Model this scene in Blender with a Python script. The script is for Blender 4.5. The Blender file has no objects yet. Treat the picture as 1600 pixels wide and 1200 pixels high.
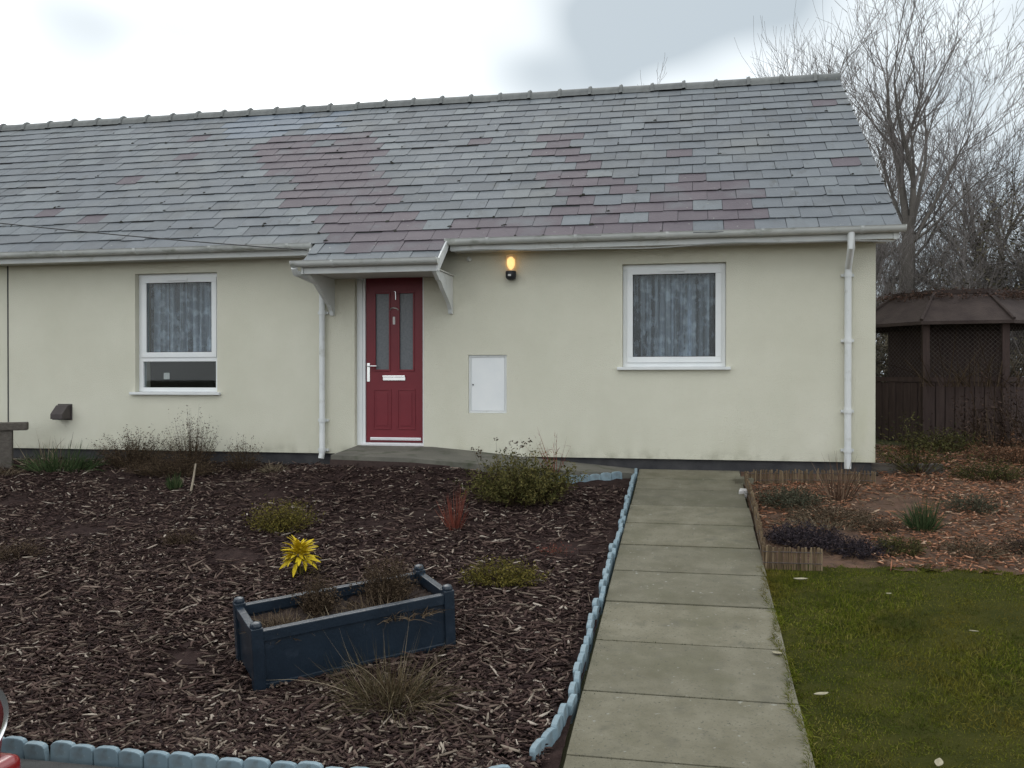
import bpy, bmesh, math, random
import numpy as np
from mathutils import Vector, Matrix
random.seed(7); rng = np.random.default_rng(11)
S = bpy.context.scene
COL = S.collection
rad = math.radians

# ------------------------------------------------------------------ camera
YAW, PITCH = rad(11.15), rad(-0.33)
cam_d = bpy.data.cameras.new('camera'); cam = bpy.data.objects.new('camera', cam_d); COL.objects.link(cam)
cam_d.sensor_width = 36; cam_d.lens = 31.5; cam_d.clip_start = .05; cam_d.clip_end = 3000
fw = Vector((-math.sin(YAW)*math.cos(PITCH), math.cos(YAW)*math.cos(PITCH), math.sin(PITCH)))
rt = Vector((math.cos(YAW), math.sin(YAW), 0)); up = rt.cross(fw)
M = Matrix((rt, up, -fw)).transposed().to_4x4(); M.translation = Vector((0, -9.45, .834))
cam.matrix_world = M
S.camera = cam

# ------------------------------------------------------------------ sky, sun, exposure
SUN_EL, SUN_AZ = rad(48), rad(-25)      # azimuth from +Y, negative = left; high and behind the roof
w = bpy.data.worlds.new('World'); S.world = w; w.use_nodes = True
nt = w.node_tree; nt.nodes.clear()
def N(t, typ, **kw):
    n = t.nodes.new(typ)
    for k, v in kw.items(): setattr(n, k, v)
    return n
out = N(nt, 'ShaderNodeOutputWorld'); bg = N(nt, 'ShaderNodeBackground'); bg.inputs['Strength'].default_value = .1
sky = N(nt, 'ShaderNodeTexSky', sky_type='NISHITA', sun_disc=False)
sky.sun_elevation = SUN_EL; sky.sun_rotation = SUN_AZ; sky.air_density = 1.2; sky.dust_density = 2.5
tc = N(nt, 'ShaderNodeTexCoord')
mp = N(nt, 'ShaderNodeMapping'); mp.inputs['Scale'].default_value = (1, 1, 1.7); mp.inputs['Location'].default_value = (2.6, .12, 1.1)
nz = N(nt, 'ShaderNodeTexNoise'); nz.inputs['Scale'].default_value = 1.6; nz.inputs['Detail'].default_value = 3; nz.inputs['Roughness'].default_value = .5
rp = N(nt, 'ShaderNodeValToRGB'); e = rp.color_ramp.elements
e[0].position = .365; e[0].color = (4.9, 5.6, 6.1, 1); e[1].position = .55; e[1].color = (16.0, 16.6, 16.8, 1)
mx = N(nt, 'ShaderNodeMix', data_type='RGBA'); mx.inputs['Factor'].default_value = .93
L = nt.links.new
L(tc.outputs['Generated'], mp.inputs['Vector']); L(mp.outputs[0], nz.inputs['Vector']); L(nz.outputs['Fac'], rp.inputs['Fac'])
L(sky.outputs['Color'], mx.inputs['A']); L(rp.outputs['Color'], mx.inputs['B'])
L(mx.outputs['Result'], bg.inputs['Color']); L(bg.outputs[0], out.inputs['Surface'])
sd = bpy.data.lights.new('sun', 'SUN'); so = bpy.data.objects.new('sun', sd); COL.objects.link(so)
sd.energy = .55; sd.angle = rad(25); sd.color = (1, .96, .9)
sdir = Vector((math.sin(SUN_AZ)*math.cos(SUN_EL), math.cos(SUN_AZ)*math.cos(SUN_EL), math.sin(SUN_EL)))
so.rotation_euler = sdir.to_track_quat('Z', 'Y').to_euler(); so.location = (0, 0, 20)
vs = S.view_settings; vs.view_transform = 'Standard'; vs.look = 'None'; vs.gamma = 1; vs.exposure = 0.18; vs.use_curve_mapping = False

# ------------------------------------------------------------------ helpers
def tag(o, label=None, cat=None, group=None, kind=None):
    if label: o['label'] = label
    if cat: o['category'] = cat
    if group: o['group'] = group
    if kind: o['kind'] = kind
    return o
def link(name, me, parent=None, mat=None):
    o = bpy.data.objects.new(name, me); COL.objects.link(o)
    if parent is not None: o.parent = parent
    if mat is not None and me is not None: me.materials.append(mat)
    return o
def empty(name, loc=(0, 0, 0), rz=0):
    o = bpy.data.objects.new(name, None); COL.objects.link(o); o.location = loc; o.rotation_euler[2] = rz
    o.empty_display_size = .1
    return o
def np_mesh(name, V, F, smooth=False):
    V = np.asarray(V, dtype=np.float32); F = np.asarray(F, dtype=np.int32)
    me = bpy.data.meshes.new(name); k = F.shape[1]
    me.vertices.add(len(V)); me.vertices.foreach_set('co', V.ravel())
    me.loops.add(F.size); me.loops.foreach_set('vertex_index', F.ravel())
    me.polygons.add(len(F)); me.polygons.foreach_set('loop_start', np.arange(0, F.size, k, dtype=np.int32))
    me.update(calc_edges=True)
    if smooth: me.polygons.foreach_set('use_smooth', np.ones(len(F), dtype=bool))
    me.validate()
    return me
class MB:
    def __init__(s): s.v = []; s.f = []
    def add(s, vs_, fs_):
        b = len(s.v); s.v += [tuple(p) for p in vs_]; s.f += [tuple(i + b for i in q) for q in fs_]; return s
    def box(s, x0, x1, y0, y1, z0, z1):
        return s.add([(x0,y0,z0),(x1,y0,z0),(x1,y1,z0),(x0,y1,z0),(x0,y0,z1),(x1,y0,z1),(x1,y1,z1),(x0,y1,z1)],
                     [(0,3,2,1),(4,5,6,7),(0,1,5,4),(1,2,6,5),(2,3,7,6),(3,0,4,7)])
    def prism(s, poly, axis, a0, a1):
        # poly in the two other axes (cyclic order), extruded along axis
        n = len(poly)
        def mk(p, a):
            return {'x': (a, p[0], p[1]), 'y': (p[0], a, p[1]), 'z': (p[0], p[1], a)}[axis]
        vs_ = [mk(p, a0) for p in poly] + [mk(p, a1) for p in poly]
        fs_ = [tuple(range(n))[::-1], tuple(range(n, 2*n))] + [(i, (i+1) % n, n + (i+1) % n, n + i) for i in range(n)]
        return s.add(vs_, fs_)
    def tube(s, pts, r, n=8, cap=True):
        pts = [Vector(p) for p in pts]; rs = r if isinstance(r, (list, tuple)) else [r]*len(pts)
        b = len(s.v); ref = None
        for i, p in enumerate(pts):
            t = (pts[min(i+1, len(pts)-1)] - pts[max(i-1, 0)]).normalized()
            if ref is None: ref = Vector((0, 0, 1)) if abs(t.z) < .9 else Vector((1, 0, 0))
            a = (ref - t*ref.dot(t)).normalized(); c = t.cross(a); ref = a
            for k in range(n):
                q = p + (a*math.cos(2*math.pi*k/n) + c*math.sin(2*math.pi*k/n))*rs[i]; s.v.append(tuple(q))
        for i in range(len(pts)-1):
            for k in range(n):
                s.f.append((b+i*n+k, b+i*n+(k+1) % n, b+(i+1)*n+(k+1) % n, b+(i+1)*n+k))
        if cap:
            s.f.append(tuple(b+k for k in range(n))[::-1]); s.f.append(tuple(b+(len(pts)-1)*n+k for k in range(n)))
        return s
    def lathe(s, prof, c, n=16, axis='z'):
        b = len(s.v)
        for r, h in prof:
            for k in range(n):
                a = 2*math.pi*k/n; u, v_ = r*math.cos(a), r*math.sin(a)
                s.v.append({'z': (c[0]+u, c[1]+v_, c[2]+h), 'x': (c[0]+h, c[1]+u, c[2]+v_), 'y': (c[0]+v_, c[1]+h, c[2]+u)}[axis])
        for i in range(len(prof)-1):
            for k in range(n): s.f.append((b+i*n+k, b+i*n+(k+1) % n, b+(i+1)*n+(k+1) % n, b+(i+1)*n+k))
        s.f.append(tuple(b+k for k in range(n))[::-1]); s.f.append(tuple(b+(len(prof)-1)*n+k for k in range(n)))
        return s
    def build(s, name, mat=None, parent=None, bevel=0, smooth=False, seg=2):
        me = bpy.data.meshes.new(name); me.from_pydata(s.v, [], s.f); me.update()
        bm = bmesh.new(); bm.from_mesh(me); bmesh.ops.recalc_face_normals(bm, faces=bm.faces)
        if bevel: bmesh.ops.bevel(bm, geom=bm.edges[:], offset=bevel, segments=seg, profile=.6, affect='EDGES', clamp_overlap=True)
        if smooth:
            for f in bm.faces: f.smooth = True
            for ed in bm.edges:
                if len(ed.link_faces) == 2 and ed.calc_face_angle(0) > .7: ed.smooth = False
        bm.to_mesh(me); bm.free()
        return link(name, me, parent, mat)

def mat(name, c1, c2=None, scale=8, rough=.8, bump=0., bscale=None, metal=0, detail=6, ramp=None, coords='Object', island=None, spec=.3, stretch=None, wear=None):
    """noise-mixed Principled; island=(list of (pos,colour)) picks a colour per loose piece / per object"""
    m = bpy.data.materials.new(name); m.use_nodes = True; t = m.node_tree; P = t.nodes['Principled BSDF']
    P.inputs['Roughness'].default_value = rough; P.inputs['Metallic'].default_value = metal; P.inputs['Specular IOR Level'].default_value = spec
    tcn = N(t, 'ShaderNodeTexCoord')
    osrc = N(t, 'ShaderNodeNewGeometry').outputs['Position'] if coords == 'World' else tcn.outputs[coords]
    src = osrc
    if stretch:
        mpn = N(t, 'ShaderNodeMapping'); mpn.inputs['Scale'].default_value = stretch; t.links.new(src, mpn.inputs['Vector']); src = mpn.outputs[0]
    n = N(t, 'ShaderNodeTexNoise'); n.inputs['Scale'].default_value = scale; n.inputs['Detail'].default_value = detail; n.inputs['Roughness'].default_value = .6
    t.links.new(src, n.inputs['Vector'])
    r = N(t, 'ShaderNodeValToRGB'); el = r.color_ramp.elements
    stops = ramp or [(.3, c1), (.7, c2 or c1)]
    el[0].position, el[0].color = stops[0][0], (*stops[0][1], 1); el[1].position, el[1].color = stops[-1][0], (*stops[-1][1], 1)
    for p, c in stops[1:-1]:
        q = el.new(p); q.color = (*c, 1)
    t.links.new(n.outputs['Fac'], r.inputs['Fac']); col = r.outputs['Color']
    if island:
        g = N(t, 'ShaderNodeNewGeometry'); oi = N(t, 'ShaderNodeObjectInfo')
        ad = N(t, 'ShaderNodeMath', operation='ADD'); fr = N(t, 'ShaderNodeMath', operation='FRACT')
        t.links.new(g.outputs['Random Per Island'], ad.inputs[0]); t.links.new(oi.outputs['Random'], ad.inputs[1]); t.links.new(ad.outputs[0], fr.inputs[0])
        ir = N(t, 'ShaderNodeValToRGB'); ie = ir.color_ramp.elements
        ie[0].position, ie[0].color = island[0][0], (*island[0][1], 1); ie[1].position, ie[1].color = island[-1][0], (*island[-1][1], 1)
        for p, c in island[1:-1]:
            q = ie.new(p); q.color = (*c, 1)
        t.links.new(fr.outputs[0], ir.inputs['Fac'])
        mm = N(t, 'ShaderNodeMix', data_type='RGBA', blend_type='MULTIPLY'); mm.inputs['Factor'].default_value = 1
        t.links.new(col, mm.inputs['A']); t.links.new(ir.outputs['Color'], mm.inputs['B']); col = mm.outputs['Result']
    if wear:   # list of (scale, lo, hi, colour, stretch): shaped blotches of another colour
        for (ws, lo, hi, wc, wst) in wear:
            mq = N(t, 'ShaderNodeMapping'); mq.inputs['Scale'].default_value = wst or (1, 1, 1); mq.inputs['Location'].default_value = (ws, 3.1*ws, .7)
            t.links.new(osrc, mq.inputs['Vector'])
            n2 = N(t, 'ShaderNodeTexNoise'); n2.inputs['Scale'].default_value = ws; n2.inputs['Detail'].default_value = 5
            t.links.new(mq.outputs[0], n2.inputs['Vector'])
            mr = N(t, 'ShaderNodeMapRange'); mr.inputs['From Min'].default_value = lo; mr.inputs['From Max'].default_value = hi
            t.links.new(n2.outputs['Fac'], mr.inputs['Value'])
            m3 = N(t, 'ShaderNodeMix', data_type='RGBA'); t.links.new(mr.outputs[0], m3.inputs['Factor'])
            t.links.new(col, m3.inputs['A']); m3.inputs['B'].default_value = (*wc, 1); col = m3.outputs['Result']
    t.links.new(col, P.inputs['Base Color'])
    if bump:
        nb = N(t, 'ShaderNodeTexNoise'); nb.inputs['Scale'].default_value = bscale or scale*4; nb.inputs['Detail'].default_value = 5
        t.links.new(src, nb.inputs['Vector'])
        bp = N(t, 'ShaderNodeBump'); bp.inputs['Strength'].default_value = min(1, bump); bp.inputs['Distance'].default_value = .01
        t.links.new(nb.outputs['Fac'], bp.inputs['Height']); t.links.new(bp.outputs[0], P.inputs['Normal'])
    return m
W1 = (1, 1, 1)
# ---- wall render: cream, with splash dirt and algae near the base
def wall_material():
    m = mat('cream_render', (.61, .592, .485), (.67, .652, .545), scale=1.3, rough=.92, bump=.7, bscale=110, coords='Object')
    t = m.node_tree; P = t.nodes['Principled BSDF']; old = P.inputs['Base Color'].links[0].from_socket
    tcn = N(t, 'ShaderNodeTexCoord'); sp = N(t, 'ShaderNodeSeparateXYZ'); t.links.new(tcn.outputs['Object'], sp.inputs[0])
    def blot(prev, scale, zlo, zhi, colr, lo, hi, stretch, xlo=None, xhi=None, amt=1):
        mq = N(t, 'ShaderNodeMapping'); mq.inputs['Scale'].default_value = stretch; t.links.new(tcn.outputs['Object'], mq.inputs['Vector'])
        n2 = N(t, 'ShaderNodeTexNoise'); n2.inputs['Scale'].default_value = scale; n2.inputs['Detail'].default_value = 7; t.links.new(mq.outputs[0], n2.inputs['Vector'])
        a = N(t, 'ShaderNodeMapRange'); a.inputs['From Min'].default_value = lo; a.inputs['From Max'].default_value = hi; t.links.new(n2.outputs['Fac'], a.inputs['Value'])
        b = N(t, 'ShaderNodeMapRange', interpolation_type='SMOOTHSTEP'); b.inputs['From Min'].default_value = zhi; b.inputs['From Max'].default_value = zlo; t.links.new(sp.outputs['Z'], b.inputs['Value'])
        mu = N(t, 'ShaderNodeMath', operation='MULTIPLY'); t.links.new(a.outputs[0], mu.inputs[0]); t.links.new(b.outputs[0], mu.inputs[1]); fac = mu.outputs[0]
        if xlo is not None:
            c = N(t, 'ShaderNodeMapRange', interpolation_type='SMOOTHSTEP'); c.inputs['From Min'].default_value = xlo; c.inputs['From Max'].default_value = xhi; t.links.new(sp.outputs['X'], c.inputs['Value'])
            mu2 = N(t, 'ShaderNodeMath', operation='MULTIPLY'); t.links.new(fac, mu2.inputs[0]); t.links.new(c.outputs[0], mu2.inputs[1]); fac = mu2.outputs[0]
        mu3 = N(t, 'ShaderNodeMath', operation='MULTIPLY'); mu3.inputs[1].default_value = amt; t.links.new(fac, mu3.inputs[0])
        mm = N(t, 'ShaderNodeMix', data_type='RGBA'); t.links.new(mu3.outputs[0], mm.inputs['Factor']); t.links.new(prev, mm.inputs['A']); mm.inputs['B'].default_value = (*colr, 1)
        return mm.outputs['Result']
    c = blot(old, 3, 0, .45, (.36, .34, .22), .42, .75, (1, 1, .6), amt=.28)
    c = blot(c, 4, 0, .9, (.36, .37, .18), .3, .7, (1.5, 1, .35), 1.35, 1.82, amt=.6)
    c = blot(c, 6, 0, .14, (.20, .19, .13), .45, .68, (1, 1, 1), amt=.4)
    c = blot(c, 1.1, 2.3, 2.6, (.53, .54, .42), .5, .75, (1.6, 1, .5), amt=.15)
    t.links.new(c, P.inputs['Base Color'])
    return m
M_wall = wall_material()
M_plinth = mat('plinth_paint', (.028, .028, .032), (.06, .058, .06), scale=5, rough=.8, bump=.3, bscale=80)
M_white = mat('white_plastic', (.62, .64, .64), (.72, .73, .72), scale=3, rough=.45, wear=[(9, .58, .78, (.50, .51, .47), (1, 1, 1))])
M_gutter = mat('gutter_plastic', (.50, .515, .505), (.62, .63, .61), scale=4, rough=.5, wear=[(14, .55, .75, (.30, .31, .27), (.4, 1, 1))])
M_frame = mat('white_window_frame', (.74, .76, .77), (.80, .81, .81), scale=4, rough=.35)
M_sill = mat('sill_plastic', (.66, .68, .68), (.74, .75, .74), scale=5, rough=.45)
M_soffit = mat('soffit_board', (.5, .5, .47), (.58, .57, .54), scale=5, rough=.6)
M_red = mat('red_door_skin', (.155, .017, .026), (.18, .021, .030), scale=6, rough=.38, bump=.08, bscale=120)
M_dglass = mat('obscured_door_glass', (.09, .10, .115), (.13, .14, .15), scale=40, rough=.25, bump=.25, bscale=160, spec=.5)
M_chrome = mat('chrome', (.75, .75, .76), (.8, .8, .8), scale=5, rough=.22, metal=1)
M_alu = mat('aluminium_strip', (.75, .75, .78), (.85, .85, .86), scale=5, rough=.3, metal=.9)
M_plate = mat('plate_pale', (.6, .58, .57), (.66, .64, .62), scale=9, rough=.5)
M_dark = mat('dark_interior', (.035, .034, .034), (.05, .048, .047), scale=3, rough=.9)
M_brown_pl = mat('brown_plastic', (.05, .042, .042), (.075, .063, .06), scale=12, rough=.55)
M_black_pl = mat('black_plastic', (.018, .018, .022), (.03, .03, .034), scale=12, rough=.45)
M_cable = mat('black_cable', (.03, .03, .032), (.05, .05, .05), scale=12, rough=.6)
M_cableg = mat('grey_cable', (.33, .34, .33), (.42, .42, .41), scale=12, rough=.6)
M_conc = mat('ramp_concrete', (.105, .10, .085), (.165, .155, .13), scale=3, rough=.93, bump=.4, bscale=90, wear=[(5, .52, .7, (.07, .075, .05), (1, 1, 1))])
M_brickw = mat('ramp_brick_face', (.040, .026, .024), (.066, .044, .038), scale=7, rough=.93, bump=.5, bscale=60)
M_slab = mat('paving_slab', (.122, .112, .078), (.188, .174, .132), scale=5, rough=.95, bump=.5, bscale=130, island=[(0, (.86, .86, .84)), (1, (1.1, 1.09, 1.06))],
             wear=[(2.3, .54, .78, (.108, .102, .066), (1, 1, 1)), (7, .56, .74, (.115, .107, .078), (1, 1, 1)), (70, .58, .70, (.10, .094, .072), (1, 1, 1)), (30, .66, .74, (.24, .235, .2), (1, 1, 1)), (45, .66, .75, (.06, .06, .045), (1, 1, 1))])
M_joint = mat('path_joint', (.026, .03, .014), (.045, .05, .02), scale=15, rough=.95)
M_mulch = mat('bark_mulch', (.017, .0098, .0092), (.042, .026, .023), scale=16, rough=.95, spec=.1, bump=1, bscale=55)
M_mulch2 = mat('red_bark_mulch', (.055, .033, .022), (.13, .072, .046), scale=9, rough=.95, bump=1, bscale=55)
M_soil = mat('soil', (.022, .014, .011), (.045, .029, .022), scale=6, rough=.95, bump=1, bscale=40)
M_lawn = mat('lawn_soil', (.024, .028, .006), (.046, .044, .010), scale=4, rough=.95, spec=.05, bump=1, bscale=60)
M_pave = mat('pavement_tarmac', (.045, .045, .045), (.07, .07, .068), scale=12, rough=.95, bump=.5, bscale=160)
M_far = mat('rough_grass_ground', (.04, .045, .02), (.075, .07, .035), scale=1.2, rough=.95, bump=.6, bscale=30)
M_chips = mat('wood_chips', (.85, .85, .85), (1.1, 1.1, 1.1), scale=30, rough=.9, spec=.12, island=[(0, (.019, .0115, .011)), (.4, (.042, .025, .0225)), (.66, (.078, .049, .042)), (.86, (.125, .086, .070)), (.955, (.22, .17, .135)), (1, (.44, .38, .32))])
M_chips2 = mat('red_wood_chips', (.85, .85, .85), (1.1, 1.1, 1.1), scale=30, rough=.9, spec=.12, island=[(0, (.06, .037, .024)), (.3, (.185, .088, .05)), (.65, (.33, .148, .085)), (.88, (.44, .23, .14)), (1, (.52, .38, .27))])
M_grass = mat('lawn_grass', (.8, .8, .8), (1.1, 1.1, 1.1), scale=1.6, rough=.9, spec=.02, island=[(0, (.046, .064, .007)), (.45, (.096, .117, .013)), (.8, (.15, .152, .023)), (1, (.21, .18, .055))],
              wear=[(1.1, .5, .72, (.115, .086, .018), (1, 1, 1)), (2.6, .54, .72, (.045, .055, .012), (1, 1, 1)), (9, .60, .74, (.15, .125, .04), (1, 1, 1))])
M_edge = mat('blue_edging', (.165, .235, .275), (.225, .30, .335), scale=7, rough=.6, wear=[(22, .60, .76, (.11, .14, .15), (1, 1, 1)), (60, .64, .72, (.32, .38, .39), (1, 1, 1)), (6, .66, .85, (.10, .09, .08), (1, 1, 1))], island=[(0, (.88, .9, .92)), (1, (1.08, 1.06, 1.05))])
M_cane = mat('split_cane', (.9, .9, .9), (1.1, 1.1, 1.1), scale=30, rough=.85, island=[(0, (.085, .058, .034)), (.6, (.14, .095, .055)), (1, (.21, .155, .095))])
M_planter = mat('navy_planter', (.010, .0175, .028), (.017, .028, .043), scale=6, rough=.3, spec=.5, bump=.15, bscale=60, wear=[(11, .6, .8, (.03, .042, .06), (1, 1, 1))])
M_timber = mat('weathered_timber', (.075, .064, .055), (.13, .115, .10), scale=8, rough=.9, bump=.5, bscale=60, stretch=(.4, 6, 6))
M_shedw = mat('dark_stained_boards', (.045, .030, .028), (.075, .052, .046), scale=5, rough=.9, bump=.4, bscale=40, stretch=(6, 6, .5))
M_shedroof = mat('shed_felt_roof', (.038, .027, .025), (.062, .046, .041), scale=5, rough=.95, bump=.5, bscale=60)
M_mesh = mat('wire_netting', (.07, .055, .05), (.11, .09, .08), scale=10, rough=.7)
M_bark = mat('tree_bark', (.085, .076, .068), (.165, .148, .132), scale=6, rough=.95, bump=.7, bscale=30, stretch=(1, 1, .3))
M_twig = mat('bare_twigs', (.15, .135, .128), (.22, .195, .185), scale=5, rough=.95)
M_ivy = mat('dull_hedge_leaf', (.8, .8, .8), (1.1, 1.1, 1.1), scale=3, rough=.7, island=[(0, (.045, .042, .024)), (.6, (.09, .078, .044)), (1, (.14, .115, .075))])
def leaf_mat(name, a, b, c): return mat(name, (.82, .82, .82), (1.12, 1.12, 1.12), scale=9, rough=.8, spec=.1, island=[(0, a), (.55, b), (1, c)])

# ------------------------------------------------------------------ ground
def g(x, y):
    """ground height: pavement, sloping garden with a little bark heaped at the ramp, level ground behind"""
    if isinstance(y, np.ndarray):
        bank_ = .15*np.exp(-((y+.85)/.42)**2)*np.clip((x+4.3)/.5, 0, 1)*np.clip((-1.2-x)/1.0, 0, 1)
    else: bank_ = .15*math.exp(-((y+.85)/.42)**2)*min(1, max(0, (x+4.3)/.5))*min(1, max(0, (-1.2-x)/1.0))
    return g_plain(x, y) + bank_
def g_plain(x, y):
    if isinstance(y, np.ndarray): return np.where(y < -6.05, -.816 + 0*y, np.where(y < 1.2, -.126 + .114*y, np.where(y < 6, .0108 + .05*(y-1.2), .2508)))
    return -.816 if y < -6.05 else (-.126 + .114*y if y < 1.2 else (.0108 + .05*(y-1.2) if y < 6 else .2508))
def sheet(name, xs, ys, dz, m, kind='structure', wob=0, thick=None):
    V, F = [], []
    nx, ny = len(xs), len(ys)
    for y in ys:
        for x in xs: V.append((x, y, g(x, y) + dz + (random.uniform(-wob, wob) if wob else 0)))
    for j in range(ny-1):
        for i in range(nx-1): F.append((j*nx+i, j*nx+i+1, (j+1)*nx+i+1, (j+1)*nx+i))
    me = np_mesh(name, V, F, smooth=True); o = link(name, me, None, m); tag(o, kind=kind); return o
sheet('ground', [-900, -200, -60, -20, -8, 0, 3, 8, 20, 60, 200, 900], [-900, -200, -60, -20, -6.06, -6.0499, -4, -2, 0, 1.2, 6, 15, 60, 200, 900], -.05, M_far)
sheet('pavement', [-14, -7, 0, 7, 14], [-11.5, -9, -7, -6.06], .004, M_pave)
tag(MB().box(-14, 14, -11.65, -11.5, -1.0, -.806).build('kerb', M_conc, bevel=.01), kind='structure')
sheet('road', [-60, -10, 10, 60], [-18, -14, -11.66], -.11, M_pave)
lin = lambda a, b, n: list(np.linspace(a, b, n))
sheet('mulch_bed', lin(-9.5, -.53, 150), lin(-5.93, -.02, 100), -.005, M_mulch, wob=.012)
sheet('red_bark_bed', lin(.52, 7.5, 110), lin(-2.98, .0, 56), -.002, M_mulch2, wob=.014)
sheet('red_bark_bed', lin(1.86, 7.5, 80), lin(0.0, 1.9, 24), -.002, M_mulch2, wob=.012)
sheet('lawn', lin(.5, 8, 60), lin(-6.04, -2.9, 40), -.004, M_lawn, wob=.006)

# path: a joint-coloured base with slabs as its pieces
path = sheet('path', [-.5, .5], lin(-6.05, -.02, 12), .002, M_joint)
js = [-.02, -.45, -.9, -1.5, -2.09, -2.69, -3.29, -3.88, -4.48, -5.1, -5.7, -6.05]
for a, b in zip(js[:-1], js[1:]):
    x0, x1 = -.5 + random.uniform(-.006, .004), .5 + random.uniform(-.004, .012); lift = random.uniform(0, .009)
    y0, y1 = b + .005, a - .005; z0, z1 = g(0, y0) + .022 + lift, g(0, y1) + .022 + lift*.4
    mb = MB().add([(x0,y0,z0-.05),(x1,y0,z0-.05),(x1,y1,z1-.05),(x0,y1,z1-.05),(x0,y0,z0),(x1,y0,z0),(x1,y1,z1),(x0,y1,z1)], [(0,3,2,1),(4,5,6,7),(0,1,5,4),(1,2,6,5),(2,3,7,6),(3,0,4,7)])
    mb.build('slab', M_slab, path, bevel=.004)

# door ramp: concrete landing, sloping down to the path
rX = [-3.62, -2.75, -2.35, -1.2, -.53]
rF = [(-.75, .048), (-.75, .030), (-.74, .0), (-.58, -.082), (-.30, -.125)]    # front edge (y, z)
rB = [.092, .092, .06, -.052, -.11]                                          # at the wall
V, F = [], []
for x, (fy, fz), bz in zip(rX, rF, rB): V += [(x, fy, -.45), (x, fy, fz), (x, .02, bz), (x, .02, -.45)]
for i in range(4):
    a = i*4
    for k in range(3): F.append((a+k, a+4+k, a+5+k, a+1+k))
F += [(3, 2, 1, 0), (16, 17, 18, 19)]
ramp = MB().add(V, F).build('door_ramp', M_conc); tag(ramp, kind='structure')
bf = MB().add([(-3.627, -.757, -.45), (-2.35, -.748, -.45), (-2.35, -.748, -.04), (-2.75, -.757, -.012), (-3.627, -.757, .004),
               (-3.627, .0, .03), (-3.627, .0, -.45)], [(0, 1, 2, 3, 4), (0, 4, 5, 6)]).build('brick_face', M_brickw, ramp)

# ------------------------------------------------------------------ the cottage
house = empty('cottage', (0, 0, 0)); tag(house, 'cream rendered single-storey cottage with grey and purple slate roof and red door', 'house')
X0, X1 = -13.0, 1.825
ops = [(-3.648, -2.85, .09, 2.06), (-6.363, -5.316, .652, 2.063), (-.683, .377, .93, 2.036), (-2.345, -1.921, .462, 1.092)]
xs = sorted({X0, X1, *[o[0] for o in ops], *[o[1] for o in ops]}); zs = sorted({0.0, 2.24, *[o[2] for o in ops], *[o[3] for o in ops]})
def hole(xm, zm): return any(o[0] < xm < o[1] and o[2] < zm < o[3] for o in ops)
mb = MB(); T = .30
for i in range(len(xs)-1):
    for j in range(len(zs)-1):
        a, b, c, d = xs[i], xs[i+1], zs[j], zs[j+1]
        if not hole((a+b)/2, (c+d)/2):
            mb.add([(a,0,c),(b,0,c),(b,0,d),(a,0,d)], [(0,1,2,3)]); mb.add([(a,T,c),(b,T,c),(b,T,d),(a,T,d)], [(3,2,1,0)])
for (a, b, c, d) in ops:
    mb.add([(a,0,c),(a,T,c),(a,T,d),(a,0,d)], [(0,1,2,3)]); mb.add([(b,0,c),(b,0,d),(b,T,d),(b,T,c)], [(0,1,2,3)])
    mb.add([(a,0,d),(a,T,d),(b,T,d),(b,0,d)], [(0,1,2,3)]); mb.add([(a,0,c),(b,0,c),(b,T,c),(a,T,c)], [(0,1,2,3)])
mb.add([(X0,0,0),(X1,0,0),(X1,T,0),(X0,T,0)], [(0,3,2,1)])
wall = bpy.data.meshes.new('wall'); wall.from_pydata(mb.v, [], mb.f); wall.update()
wall_o = link('wall', wall, house, M_wall)
RS = rad(35.35); RIDGE = (3.317, 4.909)
def roofz(y): return 2.308 + (y + .35)*math.tan(RS) if y < RIDGE[0] else RIDGE[1] - (y-RIDGE[0])*math.tan(RS)
for xg, x2 in ((X1, X1-.3), (X0, X0+.3)):
    MB().prism([(0.001, 0), (6.634, 0), (6.634, roofz(6.634)-.09), (RIDGE[0], RIDGE[1]-.09), (0.001, roofz(0)-.09)], 'x', min(xg, x2), max(xg, x2)-(0.001 if xg > 0 else 0)).build('gable_wall', M_wall, house)
MB().box(X0+.3, X1-.3, 6.334, 6.634, 0, 2.24).build('back_wall', M_wall, house)
MB().box(X0, X1-.03, .03, 6.6, -.6, -.003).build('plinth', M_plinth, house)
MB().box(X0+.3, X1-.3, .32, 6.3, .0, .02).build('inner_floor', M_dark, house)
MB().box(X0+.31, X1-.31, 1.9, 1.95, .02, 3.5).build('inner_partition', M_dark, house)
MB().box(-8.078, -8.062, -.004, .01, .0, 2.2).build('expansion_joint', M_plinth, house)

# roof deck, slates, ridge
roof = MB().prism([(-.33, roofz(-.33)-.006), (RIDGE[0], RIDGE[1]-.006), (6.97, roofz(6.97)-.006), (6.97, roofz(6.97)-.08), (RIDGE[0], RIDGE[1]-.08), (-.33, roofz(-.33)-.08)], 'x', X0, 1.985).build('roof', mat('roof_deck', (.03, .03, .032), (.06, .06, .062), scale=3, rough=.9), house)
tag(roof, 'slate roof of grey and purple slates')
PUR_A = [(-6.05, 3.24), (-4.54, 3.44), (-3.99, 2.54), (-3.02, .46), (-2.48, .01), (-2.45, -.2), (-3.4, -.2), (-3.94, .1), (-4.15, .47), (-4.9, 1.42), (-5.56, 2.52)]
PUR_B = [(-1.75, 2.87), (-1.38, 2.86), (-1.04, 1.77), (-.64, 1.17), (-.5, .5), (-1.16, .32), (-1.48, 1.26), (-1.97, 1.84)]
PUR_C = [(-.08, 1.47), (.6, 1.13), (.74, .17), (.7, -.1), (-2.56, -.1), (-2.61, .27), (-1.46, .58), (-.51, .66), (-.18, .95)]
PUR_D = [(1.03, 3.91), (1.81, 3.76), (1.71, 2.95), (1.13, 3.16)]
BLUE = [(-6.9, 4.4), (-5.07, 4.4), (-4.84, 3.49), (-6.55, 3.49)]
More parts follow.
